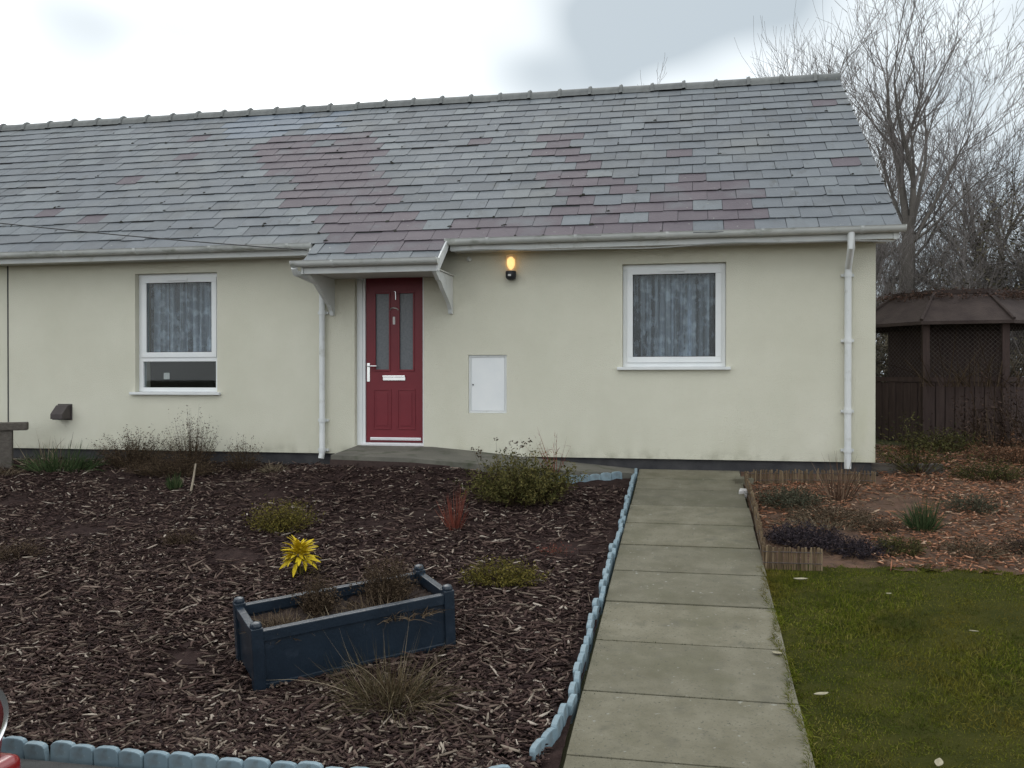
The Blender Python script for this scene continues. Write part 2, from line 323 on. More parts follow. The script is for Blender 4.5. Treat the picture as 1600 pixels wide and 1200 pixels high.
def inside(p, poly):
    x, y = p; c = False
    for i in range(len(poly)):
        (x1, y1), (x2, y2) = poly[i], poly[i-1]
        if (y1 > y) != (y2 > y) and x < (x2-x1)*(y-y1)/(y2-y1)+x1: c = not c
    return c
lich = [(26, .69, .75, (.28, .29, .26), (1, 1, 1)), (1.1, .52, .78, (.165, .172, .172), (1, 1, 1)), (9, .60, .78, (.095, .10, .10), (1, .5, .5)), (3.5, .56, .80, (.115, .122, .128), (1, .6, .6))]
isl = [(0, (.93, .935, .94)), (.5, (1, 1, 1)), (1, (1.06, 1.06, 1.05))]
M_sl = {'grey': mat('grey_slate', (.122, .134, .148), (.150, .163, .178), scale=3.5, rough=.68, bump=.3, bscale=45, island=isl, wear=lich, coords='World', spec=.22),
        'dim': mat('dull_slate', (.110, .119, .130), (.136, .146, .158), scale=3.5, rough=.7, bump=.3, bscale=45, island=isl, wear=lich, coords='World', spec=.22),
        'pale': mat('pale_slate', (.136, .150, .162), (.166, .181, .194), scale=3.5, rough=.66, bump=.3, bscale=45, island=isl, wear=lich, coords='World', spec=.22),
        'purple': mat('purple_slate', (.096, .080, .093), (.120, .101, .114), scale=3.5, rough=.68, bump=.3, bscale=45, island=isl, wear=[(2.4, .55, .80, (.128, .135, .146), (1, 1, 1))] + lich[:1], coords='World', spec=.22),
        'blue': mat('blue_slate', (.120, .144, .176), (.142, .166, .20), scale=3.5, rough=.62, bump=.2, bscale=45, island=isl, coords='World', spec=.22)}
GA, SW = .245, .300
# a slate in its own frame: x across, y up the slope, z out of the roof
def slate_verts(var, wd):
    h = wd/2 - .0025; t = .005; r = random.Random(var)
    j = lambda a=.003: r.uniform(-a, a)
    c0 = r.choice([0, 0, 0, .018, .03]) if var % 3 == 1 else .003; c1 = r.choice([0, .02, .035]) if var % 3 == 2 else .003
    bot = [(-h, c0), (-h + c0 + .002, j()), (-h*.4 + j(.03), j(.006)), (h*.35 + j(.03), j(.006)), (h - c1 - .002, j()), (h, c1)]
    poly = bot + [(h, .335), (-h, .335)]
    zf = lambda y: .0085 - .0155*y/.335
    top = [(x, y, zf(y)) for x, y in poly]; low = [(x, y, zf(y)-t) for x, y in poly]
    n = len(poly)
    F = [tuple(range(n)), tuple(range(n, 2*n))[::-1]] + [(i, n+i, n+(i+1) % n, (i+1) % n) for i in range(n)]
    return top + low, F
slates = []      # (distance, x, s, width, colour)
def roof_pt(x, s): return Vector((x, -.35 + s*math.cos(RS), 2.308 + s*math.sin(RS)))
for row in range(-2, 18):
    s = -.03 + row*GA
    off = (row % 2)*SW/2 + random.uniform(-.012, .012)
    xl, xr = (-13.0, 1.99) if row >= 0 else (-3.95, -2.49)
    x = xr; first = True
    k = 0
    while x > xl + .04:
        wd = SW if not (first and row % 2 == 0 and row >= 0) else SW/2
        if row < 0 and first and row % 2: wd = SW/2
        first = False
        wd = min(wd, x - xl)
        cx = x - wd/2; x -= wd
        if wd < .05: break
        c = (cx, s + .12)
        rr = random.random()
        if row >= 0 and inside(c, BLUE) and rr < .9: col = 'blue'
        elif inside(c, PUR_A): col = 'purple' if rr < .93 else 'dim'
        elif inside(c, PUR_B): col = 'purple' if rr < .74 else ('grey' if rr < .9 else 'pale')
        elif inside(c, PUR_C): col = 'purple' if rr < .84 else ('pale' if rr < .93 else 'grey')
        elif inside(c, PUR_D): col = 'purple' if rr < .35 else 'grey'
        else: col = 'grey' if rr < .60 else ('pale' if rr < .80 else ('dim' if rr < .985 else 'purple'))
        p = roof_pt(cx, s)
        if p.x < -10.6 - (p.y+.35)*.6: continue
        slates.append(((p - Vector((0, -9.45, .834))).length, cx, s, wd, col))
slates.sort()
Rslope = Matrix.Rotation(RS, 4, 'X')
cache = {}
def slate_matrix(cx, s):
    return Matrix.Translation(roof_pt(cx, s)) @ Rslope @ Matrix.Rotation(random.gauss(0, .006), 4, 'Z') @ Matrix.Rotation(random.gauss(0, .008), 4, 'X') @ Matrix.Translation((0, random.gauss(0, .005) - (random.uniform(.012, .03) if random.random() < .035 else 0), random.uniform(0, .003)))
names = list(M_sl)
bV, bF, bM = [], [], []
for i, (dist, cx, s, wd, col) in enumerate(slates):
    var = random.choice([0, 3, 6, 9, 0, 3, 1, 2, 4, 5]); mw = slate_matrix(cx, s)
    if i < 300:
        key = (var, round(wd, 2), col)
        if key not in cache:
            v, f = slate_verts(var, round(wd, 2)); me = bpy.data.meshes.new('slate'); me.from_pydata(v, [], f); me.update(); me.materials.append(M_sl[col]); cache[key] = me
        o = link('slate', cache[key], roof); o.matrix_local = mw
    else:
        v, f = slate_verts(var, wd); b = len(bV); bV += [mw @ Vector(p) for p in v]; bF += [tuple(q + b for q in t) for t in f]; bM += [names.index(col)]*len(f)
me = bpy.data.meshes.new('slate_field'); me.from_pydata([tuple(p) for p in bV], [], bF); me.update()
for n_ in names: me.materials.append(M_sl[n_])
me.polygons.foreach_set('material_index', bM)
tag(link('slate_field', me, roof), kind='stuff')
# small dark moss lumps sitting in the slate joints
mV, mF = [], []; mr = random.Random(5)
for k in range(190):
    d_, cx, s_s, wd_, c_ = mr.choice(slates)
    if cx < -9 or (cx > -1 and mr.random() < .6): continue
    cen = roof_pt(cx + wd_/2 + mr.gauss(0, .012), s_s + mr.uniform(-.01, .06)); a_, b_, h_ = mr.uniform(.012, .038), mr.uniform(.010, .028), mr.uniform(.008, .02); b = len(mV)
    loc_ = [(a_, 0, 0), (a_*.5, b_, 0), (-a_*.6, b_*.8, 0), (-a_, 0, 0), (-a_*.4, -b_, 0), (a_*.6, -b_*.7, 0), (a_*.35, b_*.1, h_), (-a_*.3, -b_*.1, h_*.9)]
    for p in loc_: mV.append(tuple(cen + (Rslope.to_3x3() @ Vector((p[0], p[1], p[2] + .004)))))
    mF += [tuple(b+i for i in t) for t in ((0,1,6),(1,2,6),(2,7,6),(2,3,7),(3,4,7),(4,5,7),(5,6,7),(5,0,6))]
me = bpy.data.meshes.new('moss'); me.from_pydata(mV, [], mF); me.update()
tag(link('moss', me, roof, mat('roof_moss', (.022, .022, .018), (.045, .043, .034), scale=30, rough=.95)), kind='stuff')
# ridge tiles, half-round with a raised collar at each joint
M_ridge = mat('ridge_tile', (.135, .14, .14), (.20, .205, .20), scale=6, rough=.85, bump=.5, bscale=50, island=isl, wear=[(9, .6, .75, (.09, .085, .06), (1, 1, 1)), (20, .66, .74, (.30, .30, .25), (1, 1, 1))])
mb = MB(); n = 12
def ridge_ring(x, r):
    P = [(x, -r*1.15, -.045-.02)]
    P += [(x, -r*math.cos(math.pi*k/10), -.045 + r*math.sin(math.pi*k/10)) for k in range(11)]
    return P + [(x, r*1.15, -.045-.02)]
rings = [(0, .104), (.385, .104), (.39, .121), (.425, .133), (.436, .121), (.436, .05)]
for x, r in rings: mb.v += ridge_ring(x, r)
for i in range(len(rings)-1):
    for k in range(12): mb.f.append((i*13+k, i*13+k+1, (i+1)*13+k+1, (i+1)*13+k))
rt0 = mb.build('ridge_tile', M_ridge, roof, smooth=True)
x = -.504 - .436 + .02 + .436*6; k = 0
while x > -12:
    o = rt0 if k == 0 else link('ridge_tile', rt0.data, roof)
    o.location = (x - .436, RIDGE[0], RIDGE[1] + random.uniform(-.005, .005)); o.rotation_euler = (random.gauss(0, .02), random.gauss(0, .006), random.gauss(0, .006))
    x -= .4355; k += 1
# end of ridge at the verge
MB().tube([(1.70, RIDGE[0], RIDGE[1]-.045), (1.995, RIDGE[0], RIDGE[1]-.045)], .104, 14).build('ridge_end_tile', M_ridge, roof, smooth=True)

# fascia, soffit, gutters
def eaves(xa, xb, endl, endr):
    MB().box(xa, xb, -.285, -.262, 2.182, 2.325).build('fascia', M_white, house, bevel=.002)
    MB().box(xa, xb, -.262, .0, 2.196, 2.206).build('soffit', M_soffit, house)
def gutter_mesh(xa, xb, y, z, parent):
    """half-round gutter (outer lip at y-.11) with clips"""
    r0, r1 = .056, .050; cy = y - .058
    po = [(cy + r0*math.cos(a), z + r0*math.sin(a)) for a in [math.pi + math.pi*k/12 for k in range(13)]]
    pi = [(cy + r1*math.cos(a), z + r1*math.sin(a)) for a in [2*math.pi - math.pi*k/12 for k in range(13)]]
    poly = [(po[0][0]-.006, z+.006)] + po + [(po[-1][0], z+.004)] + [(pi[0][0], z+.004)] + pi + [(pi[-1][0], z+.006)]
    gt = MB().prism(poly, 'x', xa, xb).build('gutter', M_gutter, parent, smooth=True)
    for xe in (xa, xb):
        MB().prism([(cy + .062*math.cos(a), z + .004 + .062*math.sin(a)) for a in [math.pi + math.pi*k/10 for k in range(11)]], 'x', xe-.006, xe+.006).build('end_cap', M_gutter, gt)
    xx = xa + .45
    while xx < xb - .2:
        MB().prism([(cy + .0615*math.cos(a), z + .0615*math.sin(a)) for a in [math.pi*.97 + math.pi*1.03*k/10 for k in range(11)]], 'x', xx-.014, xx+.014).build('gutter_clip', M_gutter, gt)
        xx += .92
    return gt
eaves(-13, -3.975, 1, 1); eaves(-2.475, 1.985, 1, 1)
gutter_mesh(-13, -4.0, -.287, 2.295, house); gutter_mesh(-2.50, 2.02, -.287, 2.292, house)
# verge board on the gable
MB().add([(1.93, -.30, roofz(-.30)-.17), (1.93, RIDGE[0], RIDGE[1]-.17), (1.93, RIDGE[0], RIDGE[1]-.03), (1.93, -.30, roofz(-.30)-.03), (1.955, -.30, roofz(-.30)-.17), (1.955, RIDGE[0], RIDGE[1]-.17), (1.955, RIDGE[0], RIDGE[1]-.03), (1.955, -.30, roofz(-.30)-.03)],
         [(0,3,2,1),(4,5,6,7),(0,1,5,4),(1,2,6,5),(2,3,7,6),(3,0,4,7)]).build('verge_board', M_white, house)
MB().box(1.80, 1.93, -.262, .05, 2.186, 2.3).build('box_end', M_white, house)

# door canopy
can = MB().prism([(-.70, roofz(-.70)-.012), (-.345, roofz(-.345)-.012), (-.345, roofz(-.345)-.08), (-.70, roofz(-.70)-.08)], 'x', -3.93, -2.50).build('canopy', M_dark, house)
tag(can, 'slate door canopy continuing the roof slope on two white curved brackets')
MB().box(-3.935, -2.495, -.715, -.695, 1.925, 2.045).build('canopy_fascia', M_white, can, bevel=.002)
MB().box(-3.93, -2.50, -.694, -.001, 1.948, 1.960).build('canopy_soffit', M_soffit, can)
gutter_mesh(-4.03, -2.47, -.717, 2.045, can)
for xa in (-3.95, -2.497):      # cheek boards
    MB().prism([(-.735, 1.925), (-.69, 1.925), (-.36, roofz(-.36)-.12), (-.29, roofz(-.29)-.10), (-.29, roofz(-.29)-.004), (-.735, roofz(-.735)-.004)], 'x', xa, xa+.019).build('canopy_cheek', M_white, can)
for xa in (-3.925, -2.56):
    poly = [(-.002, 1.946), (-.67, 1.946), (-.67, 1.915), (-.60, 1.885), (-.545, 1.852), (-.50, 1.848), (-.44, 1.815), (-.34, 1.755), (-.22, 1.695), (-.12, 1.64), (-.06, 1.585), (-.04, 1.54), (-.002, 1.54)]
    MB().prism(poly, 'x', xa, xa+.045).build('canopy_bracket', M_white, can, bevel=.004)

# downpipes
def downpipe(x, ztop, zbot, shoe):
    dp = MB().tube([(x-.02, -.345, ztop), (x-.02, -.345, ztop-.14), (x, -.07-.0, ztop-.30), (x, -.055, ztop-.36), (x, -.055, zbot)], .034, 12).build('downpipe', M_white, house, smooth=True)
    for z in (ztop-.40, (ztop+zbot)/2+.1, zbot+.55, zbot+.16):
        MB().tube([(x, -.055, z), (x, -.055, z+.045)], .040, 12).build('pipe_collar', M_white, dp, smooth=True)
        MB().box(x-.062, x+.062, -.03, -.001, z+.008, z+.034).build('pipe_bracket', M_white, dp)
    return dp
downpipe(1.555, 2.245, -.06, 0)
x = -4.01
dp = MB().tube([(x, -.775, 1.985), (x, -.74, 1.935), (x, -.22, 1.895), (x, -.075, 1.84), (x, -.055, 1.76), (x, -.055, .02), (x-.005, -.075, -.055)], .033, 12).build('downpipe', M_white, house, smooth=True)
for z in (1.55, .35, .02):
    MB().tube([(x, -.055, z), (x, -.055, z+.045)], .039, 12).build('pipe_collar', M_white, dp, smooth=True)
    MB().box(x-.062, x+.062, -.03, -.001, z+.008, z+.034).build('pipe_bracket', M_white, dp)
MB().tube([(-4.005, -.345, 2.245), (-4.005, -.345, 2.13), (-4.0, -.42, 2.085), (-3.99, -.60, 2.06)], .03, 10).build('gutter_outlet_pipe', M_white, house, smooth=True)

# windows
def glass_mat():
    m = bpy.data.materials.new('window_glass'); m.use_nodes = True; t = m.node_tree; t.nodes.clear()
    o = N(t, 'ShaderNodeOutputMaterial'); mxs = N(t, 'ShaderNodeMixShader'); tr = N(t, 'ShaderNodeBsdfTransparent'); gl = N(t, 'ShaderNodeBsdfGlossy'); fr = N(t, 'ShaderNodeFresnel')
    fr.inputs['IOR'].default_value = 1.5; gl.inputs['Roughness'].default_value = .02; tr.inputs['Color'].default_value = (.86, .89, .89, 1)
    ma = N(t, 'ShaderNodeMath', operation='MULTIPLY'); ma.inputs[1].default_value = .5
    t.links.new(fr.outputs[0], ma.inputs[0]); t.links.new(ma.outputs[0], mxs.inputs[0]); t.links.new(tr.outputs[0], mxs.inputs[1]); t.links.new(gl.outputs[0], mxs.inputs[2]); t.links.new(mxs.outputs[0], o.inputs[0])
    return m
M_glass = glass_mat()
def lace_mat():
    m = bpy.data.materials.new('net_lace'); m.use_nodes = True; t = m.node_tree; P = t.nodes['Principled BSDF']
    P.inputs['Base Color'].default_value = (.58, .64, .76, 1); P.inputs['Roughness'].default_value = .9
    tcn = N(t, 'ShaderNodeTexCoord')
    v = N(t, 'ShaderNodeTexNoise'); v.inputs['Scale'].default_value = 11; v.inputs['Detail'].default_value = 4
    t.links.new(tcn.outputs['Object'], v.inputs['Vector'])
    m2 = N(t, 'ShaderNodeMapping'); m2.inputs['Scale'].default_value = (1, .3, .03); t.links.new(tcn.outputs['Object'], m2.inputs['Vector'])
    v2 = N(t, 'ShaderNodeTexNoise'); v2.inputs['Scale'].default_value = 17; v2.inputs['Detail'].default_value = 2; t.links.new(m2.outputs[0], v2.inputs['Vector'])
    a1 = N(t, 'ShaderNodeMapRange'); a1.inputs['From Min'].default_value = .48; a1.inputs['From Max'].default_value = .68; a1.inputs['To Min'].default_value = .0; a1.inputs['To Max'].default_value = .38
    a2 = N(t, 'ShaderNodeMapRange'); a2.inputs['From Min'].default_value = .35; a2.inputs['From Max'].default_value = .7; a2.inputs['To Min'].default_value = .13; a2.inputs['To Max'].default_value = .76
    t.links.new(v.outputs['Fac'], a1.inputs['Value']); t.links.new(v2.outputs['Fac'], a2.inputs['Value'])
    ad = N(t, 'ShaderNodeMath', operation='ADD'); t.links.new(a1.outputs[0], ad.inputs[0]); t.links.new(a2.outputs[0], ad.inputs[1]); t.links.new(ad.outputs[0], P.inputs['Alpha'])
    return m
M_lace = lace_mat()
def frame_ring(x0, x1, z0, z1, y0, y1, t, tb=None):
    tb = tb or t; mb = MB()
    mb.box(x0, x1, y0, y1, z0, z0+tb).box(x0, x1, y0, y1, z1-t, z1).box(x0, x0+t, y0, y1, z0+tb, z1-t).box(x1-t, x1, y0, y1, z0+tb, z1-t)
    return mb
def window(o, split=None):
    x0, x1, z0, z1 = o
    wd = frame_ring(x0+.002, x1-.002, z0+.03, z1-.002, .072, .142, .055, .05).build('window', M_frame, house, bevel=.003)
    MB().box(x0-.052, x1+.045, -.045, .11, z0-.003, z0+.028).build('sill', M_sill, wd, bevel=.004)
    a, b, c, d = x0+.045, x1-.045, z0+.075, z1-.045
    def sash(c_, d_, tt=.06, proud=.058):
        s_ = frame_ring(a, b, c_, d_, proud, .118, tt).build('sash', M_frame, wd, bevel=.004)
        MB().box(a+tt, b-tt, .086, .092, c_+tt, d_-tt).build('pane', M_glass, s_)
        frame_ring(a+tt-.002, b-tt+.002, c_+tt-.002, d_-tt+.002, .080, .085, .008).build('gasket', M_black_pl, s_)
    if split:
        MB().box(x0+.05, x1-.05, .070, .14, split-.028, split+.028).build('transom', M_frame, wd, bevel=.003)
        sash(split+.02, d)
        MB().box(x0+.055, x1-.055, .096, .102, z0+.08, split-.026).build('pane', M_glass, wd)
    else: sash(c, d)
    xm = (x0+x1)/2
    MB().box(xm-.135, xm+.115, .042, .058, d-.040, d-.018).build('trickle_vent', M_frame, wd, bevel=.003)
    return wd
w1 = window(ops[1], split=1.065); tag(w1, 'tall window with a lower dark pane, left of the door')
w2 = window(ops[2]); tag(w2, 'square single-sash window right of the door')
MB().box(-6.06, -5.985, .1025, .104, .83, .905).build('sticker', M_plate, w1)
def net(x0, x1, z0, z1, label):
    nx = 160; V = []; 
    for k in range(nx):
        x = x0 + (x1-x0)*k/(nx-1); yy = .215 + .030*math.sin(k*.36 + 1.5*math.sin(k*.07)) + .010*math.sin(k*.9+1)
        V += [(x, yy, z0), (x, yy + .004, (z0+z1)/2), (x, yy*.5+.1, z1)]
    F = []
    for k in range(nx-1):
        for j in range(2): F.append((k*3+j, (k+1)*3+j, (k+1)*3+j+1, k*3+j+1))
    o = link('net_curtain', np_mesh('net_curtain', V, F, True), None, M_lace); tag(o, label, 'curtain', 'net curtains behind the windows')
net(-6.30, -5.36, 1.09, 2.03, 'grey net curtain filling the upper pane of the tall window left of the door')
net(-.66, .35, .99, 2.02, 'grey patterned net curtain behind the square window right of the door')

# front door
fr = frame_ring(-3.58, -2.852, .092, 2.058, .070, .150, .030, .03).build('door', M_frame, house, bevel=.002)
tag(fr, 'red front door with two long obscured panes and a letter box, in a white frame')
dx0, dx1, dz0, dz1 = -3.545, -2.886, .126, 2.024
gx = [(dx0+.105, dx0+.275), (dx1-.275, dx1-.105)]; gz = (.93, 1.79)
leaf = MB(); ys_, ye_ = .088, .130
xs_ = [dx0, gx[0][0], gx[0][1], gx[1][0], gx[1][1], dx1]
for i in range(5):
    if i in (1, 3):
        leaf.box(xs_[i], xs_[i+1], ys_, ye_, dz0, gz[0]); leaf.box(xs_[i], xs_[i+1], ys_, ye_, gz[1], dz1)
    else: leaf.box(xs_[i], xs_[i+1], ys_, ye_, dz0, dz1)
lf = leaf.build('door_leaf', M_red, fr)
MB().box(-3.646, -3.582, .066, .15, .092, 2.058).build('door_jamb', M_frame, fr, bevel=.002)
for (a, b) in gx:
    frame_ring(a-.012, b+.012, gz[0]-.012, gz[1]+.012, .080, .095, .020).build('pane_bead', M_red, lf, bevel=.004)
    MB().box(a, b, .102, .108, gz[0], gz[1]).build('pane', M_dglass, lf)
    frame_ring(a-.02, b+.02, .27, .72, .081, .089, .014).build('panel_moulding', M_red, lf, bevel=.003)
    MB().box(a+.02, b-.02, .082, .089, .31, .68).build('raised_panel', M_red, lf, bevel=.004)
MB().box(-3.345, -3.085, .074, .0885, .815, .868).box(-3.345, -3.085, .060, .0745, .852, .872).build('letter_box', M_chrome, fr, bevel=.003)
MB().box(-3.232, -3.205, .083, .0895, 1.44, 1.525).build('spyhole_plate', M_plate, fr, bevel=.003)
MB().tube([(-3.265, .082, 1.60), (-3.245, .070, 1.618), (-3.215, .066, 1.624), (-3.185, .070, 1.618), (-3.165, .082, 1.60)], .0075, 8).build('knocker', M_chrome, fr, smooth=True)
# pale numeral stroke above the knocker
MB().tube([(-3.212, .083, 1.81), (-3.198, .080, 1.80), (-3.195, .080, 1.75), (-3.197, .080, 1.715)], .0055, 6).build('door_numeral', M_chrome, fr)
MB().box(-3.535, -3.50, .080, .0895, .80, 1.01).build('handle_plate', M_chrome, fr, bevel=.004)
MB().tube([(-3.518, .085, .975), (-3.518, .045, .975), (-3.505, .038, .975), (-3.405, .038, .975)], .0085, 8).build('door_handle', M_chrome, fr, smooth=True)
MB().box(-3.49, -2.90, .060, .0885, .150, .182).build('weather_bar', M_alu, fr, bevel=.004)
MB().box(-3.58, -2.853, .02, .0695, .091, .118).build('threshold', M_alu, fr, bevel=.003)

# meter box
mbx = empty('meter_box', (-2.133, 0, .462)); tag(mbx, 'white recessed meter cupboard in the wall right of the red door', 'meter box')
def child(o, parent): o.parent = parent; o.matrix_parent_inverse = Matrix.Translation(-Vector(parent.location)); return o
child(frame_ring(-2.344, -1.922, .463, 1.091, .016, .05, .022).build('box_frame', M_white, None, bevel=.002), mbx)
child(MB().box(-2.318, -1.948, .022, .03, .488, 1.066).build('box_door', M_frame, None, bevel=.002), mbx)
child(MB().box(-2.34, -1.925, .03, .28, .47, 1.085).build('box_back', M_white, None), mbx)
child(MB().tube([(-2.297, .010, .77), (-2.297, .023, .77)], .008, 8).build('latch', M_black_pl, None), mbx)

# wall lamp
lampo = empty('wall_lamp', (-1.863, 0, 1.9)); tag(lampo, 'lit bulkhead lamp with amber glass on a black base under the eaves', 'lamp')
def lens_mat():
    m = bpy.data.materials.new('lit_amber_glass'); m.use_nodes = True; P = m.node_tree.nodes['Principled BSDF']
    t = m.node_tree; tcn = N(t, 'ShaderNodeTexCoord'); wv = N(t, 'ShaderNodeTexWave', bands_direction='X'); wv.inputs['Scale'].default_value = 22
    t.links.new(tcn.outputs['Object'], wv.inputs['Vector']); bp = N(t, 'ShaderNodeBump'); bp.inputs['Strength'].default_value = .4; bp.inputs['Distance'].default_value = .01
    t.links.new(wv.outputs['Fac'], bp.inputs['Height']); t.links.new(bp.outputs[0], P.inputs['Normal'])
    P.inputs['Base Color'].default_value = (.9, .82, .70, 1); P.inputs['Roughness'].default_value = .32; P.inputs['Transmission Weight'].default_value = .8; P.inputs['IOR'].default_value = 1.12
    return m
def bulb_mat():
    m = bpy.data.materials.new('glowing_bulb'); m.use_nodes = True; P = m.node_tree.nodes['Principled BSDF']
    P.inputs['Emission Color'].default_value = (1, .60, .22, 1); P.inputs['Emission Strength'].default_value = 1.35; P.inputs['Base Color'].default_value = (1, .8, .5, 1)
    return m
lc = (-1.863, -.062, 1.9)
child(MB().lathe([(.02, -.012), (.045, .0), (.056, .02), (.058, .075), (.054, .082)], lc, 20).box(-1.905, -1.821, -.06, -.001, 1.905, 1.975).build('lamp_base', M_black_pl, None, smooth=True), lampo)
child(MB().lathe([(.050, .083), (.053, .10), (.053, .23), (.047, .252), (.02, .262)], lc, 24).build('lamp_glass', lens_mat(), None, smooth=True), lampo)
child(MB().lathe([(.010, .10), (.030, .125), (.040, .17), (.035, .21), (.012, .235)], lc, 14).build('bulb', bulb_mat(), None, smooth=True), lampo)
child(MB().box(-1.882, -1.85, -.128, -.115, 1.925, 1.945).build('sensor_window', M_plate, None, bevel=.003), lampo)
ld = bpy.data.lights.new('lamp_light', 'POINT'); ld.energy = .35; ld.color = (1, .62, .28); ld.shadow_soft_size = .03
lo = bpy.data.objects.new('lamp_light', ld); COL.objects.link(lo); lo.location = (-1.863, -.062, 2.09)

# flue terminal, sensor, cables
fl = empty('flue_terminal', (-7.29, 0, .34)); tag(fl, 'small dark brown hooded flue terminal low on the cream wall', 'vent')
child(MB().prism([(-.001, .36), (-.001, .52), (-.06, .52), (-.16, .42), (-.16, .36)], 'x', -7.37, -7.21).build('hood', M_brown_pl, None, bevel=.005), fl)
child(MB().box(-7.385, -7.195, -.012, -.0005, .345, .535).build('wall_plate', M_brown_pl, None, bevel=.003), fl)
child(MB().box(-7.35, -7.23, -.15, -.02, .352, .362).build('louvre', M_black_pl, None), fl)
sx = -2.33
tag(MB().lathe([(.012, 0), (.026, -.004), (.028, -.03), (.018, -.045), (.006, -.05)], (sx, 0, 2.13), 14, 'y').build('wall_sensor', M_white, smooth=True), 'tiny white knob fixed to the wall between canopy and lamp', 'sensor')
pts = []
A, B = Vector((-16, -2.2, 3.9)), Vector((-4.02, -.44, 2.215))
for k in range(25):
    t_ = k/24; p = A.lerp(B, t_); p.z -= .55*4*t_*(1-t_)*.35; pts.append(p)
tag(MB().tube(pts, .006, 6).build('overhead_cable', M_cable), 'thin dark overhead cable crossing the left of the roof to the canopy', 'cable')
pts = []
for k in range(60):
    x = -2.45 + 4.38*k/59; pts.append((x, -.292, 2.180 - .010 + .012*math.sin(x*2.3) + .006*math.sin(x*5.1)))
tag(MB().tube(pts, .007, 6).build('eaves_cable', M_cableg), 'pale cable sagging along the bottom of the right fascia', 'cable')
# ------------------------------------------------------------------ blue edging of the mulch bed
ew, eh = .115, .15
blk = MB()
prof = [(-.0565, -.10), (.0565, -.10), (.0565, .100), (.046, .112), (.022, .118), (-.022, .118), (-.046, .112), (-.0565, .100)]
blk.prism(prof, 'y', -.014, .014)
b0 = blk.build('edging_block', M_edge, None, bevel=.005)
def run(poly, label, drop=0):
    root = empty('garden_edging', (*poly[0], g(*poly[0]))); tag(root, label, 'edging', 'blue block edging of the mulch bed')
    pts = [Vector(p) for p in poly]; seg = 0; pos = 0.0
    L_ = [(pts[i+1]-pts[i]).length for i in range(len(pts)-1)]; tot = sum(L_); n_ = int(tot/ew)
    for k in range(n_):
        d = (k+.5)*ew; i = 0
        while i < len(L_)-1 and d > L_[i]: d -= L_[i]; i += 1
        q = pts[i].lerp(pts[i+1], d/L_[i]); dr = pts[i+1]-pts[i]; a = math.atan2(dr.y, dr.x)
        o = link('edging_block', b0.data, root)
        slope = .114*dr.normalized().y
        mw = Matrix.Translation((q.x + random.gauss(0, .004), q.y + random.gauss(0, .004), -.126+.114*q.y + drop + random.gauss(0, .003))) @ Matrix.Rotation(a + random.gauss(0, .03), 4, 'Z') @ Matrix.Rotation(-math.atan(slope) + random.gauss(0, .02), 4, 'Y') @ Matrix.Rotation(random.gauss(0, .05), 4, 'X')
        o.matrix_local = Matrix.Translation(-root.location) @ mw
run([(-.535, -.12), (-.535, -2.4), (-.548, -3.8), (-.545, -5.2), (-.57, -5.5), (-.66, -5.78)], 'pale blue block edging between the mulch bed and the slab path', -.058)
run([(-.70, -5.86), (-.90, -5.97), (-1.3, -6.0), (-5.6, -6.0)], 'pale blue block edging across the front of the mulch bed', -.060)
run([(-1.28, -.66), (-.60, -.33)], 'short row of dull blue blocks at the foot of the ramp', -.05)
bpy.data.objects.remove(b0)
# cane edging of the right bed
def canes(poly, h, label):
    root = empty('cane_edging', (*poly[0], g(*poly[0]))); tag(root, label, 'edging', 'split cane edging of the right bed')
    for i in range(len(poly)-1):
        a, b = Vector(poly[i]), Vector(poly[i+1]); n_ = int((b-a).length/.016); mb = MB()
        for k in range(n_):
            q = a.lerp(b, (k+.5)/n_); hh = h + random.gauss(0, .008); z = g(q.x, q.y); lx, ly = random.gauss(0, .006), random.gauss(0, .006)
            mb.tube([(q.x, q.y, z-.05), (q.x+lx, q.y+ly, z+hh)], random.uniform(.006, .009), 5)
        o = mb.build('cane_panel', M_cane, None); tag(o, kind='stuff'); child(o, root)
        wr = MB()
        for fz in (.3, .8):
            wr.tube([(a.x-.008, a.y-.008, g(*a)+h*fz), (b.x-.008, b.y-.008, g(*b)+h*fz)], .0035, 5)
        child(wr.build('binding_wire', M_mesh, None), root)
canes([(.535, -.62), (.54, -1.7), (.515, -3.06), (.90, -3.05)], .15, 'low split cane edging along the path side and front corner of the right bed')
canes([(.56, -.52), (1.0, -.45), (1.75, -.42)], .13, 'low brown cane edging at the back of the right bed by the house wall')

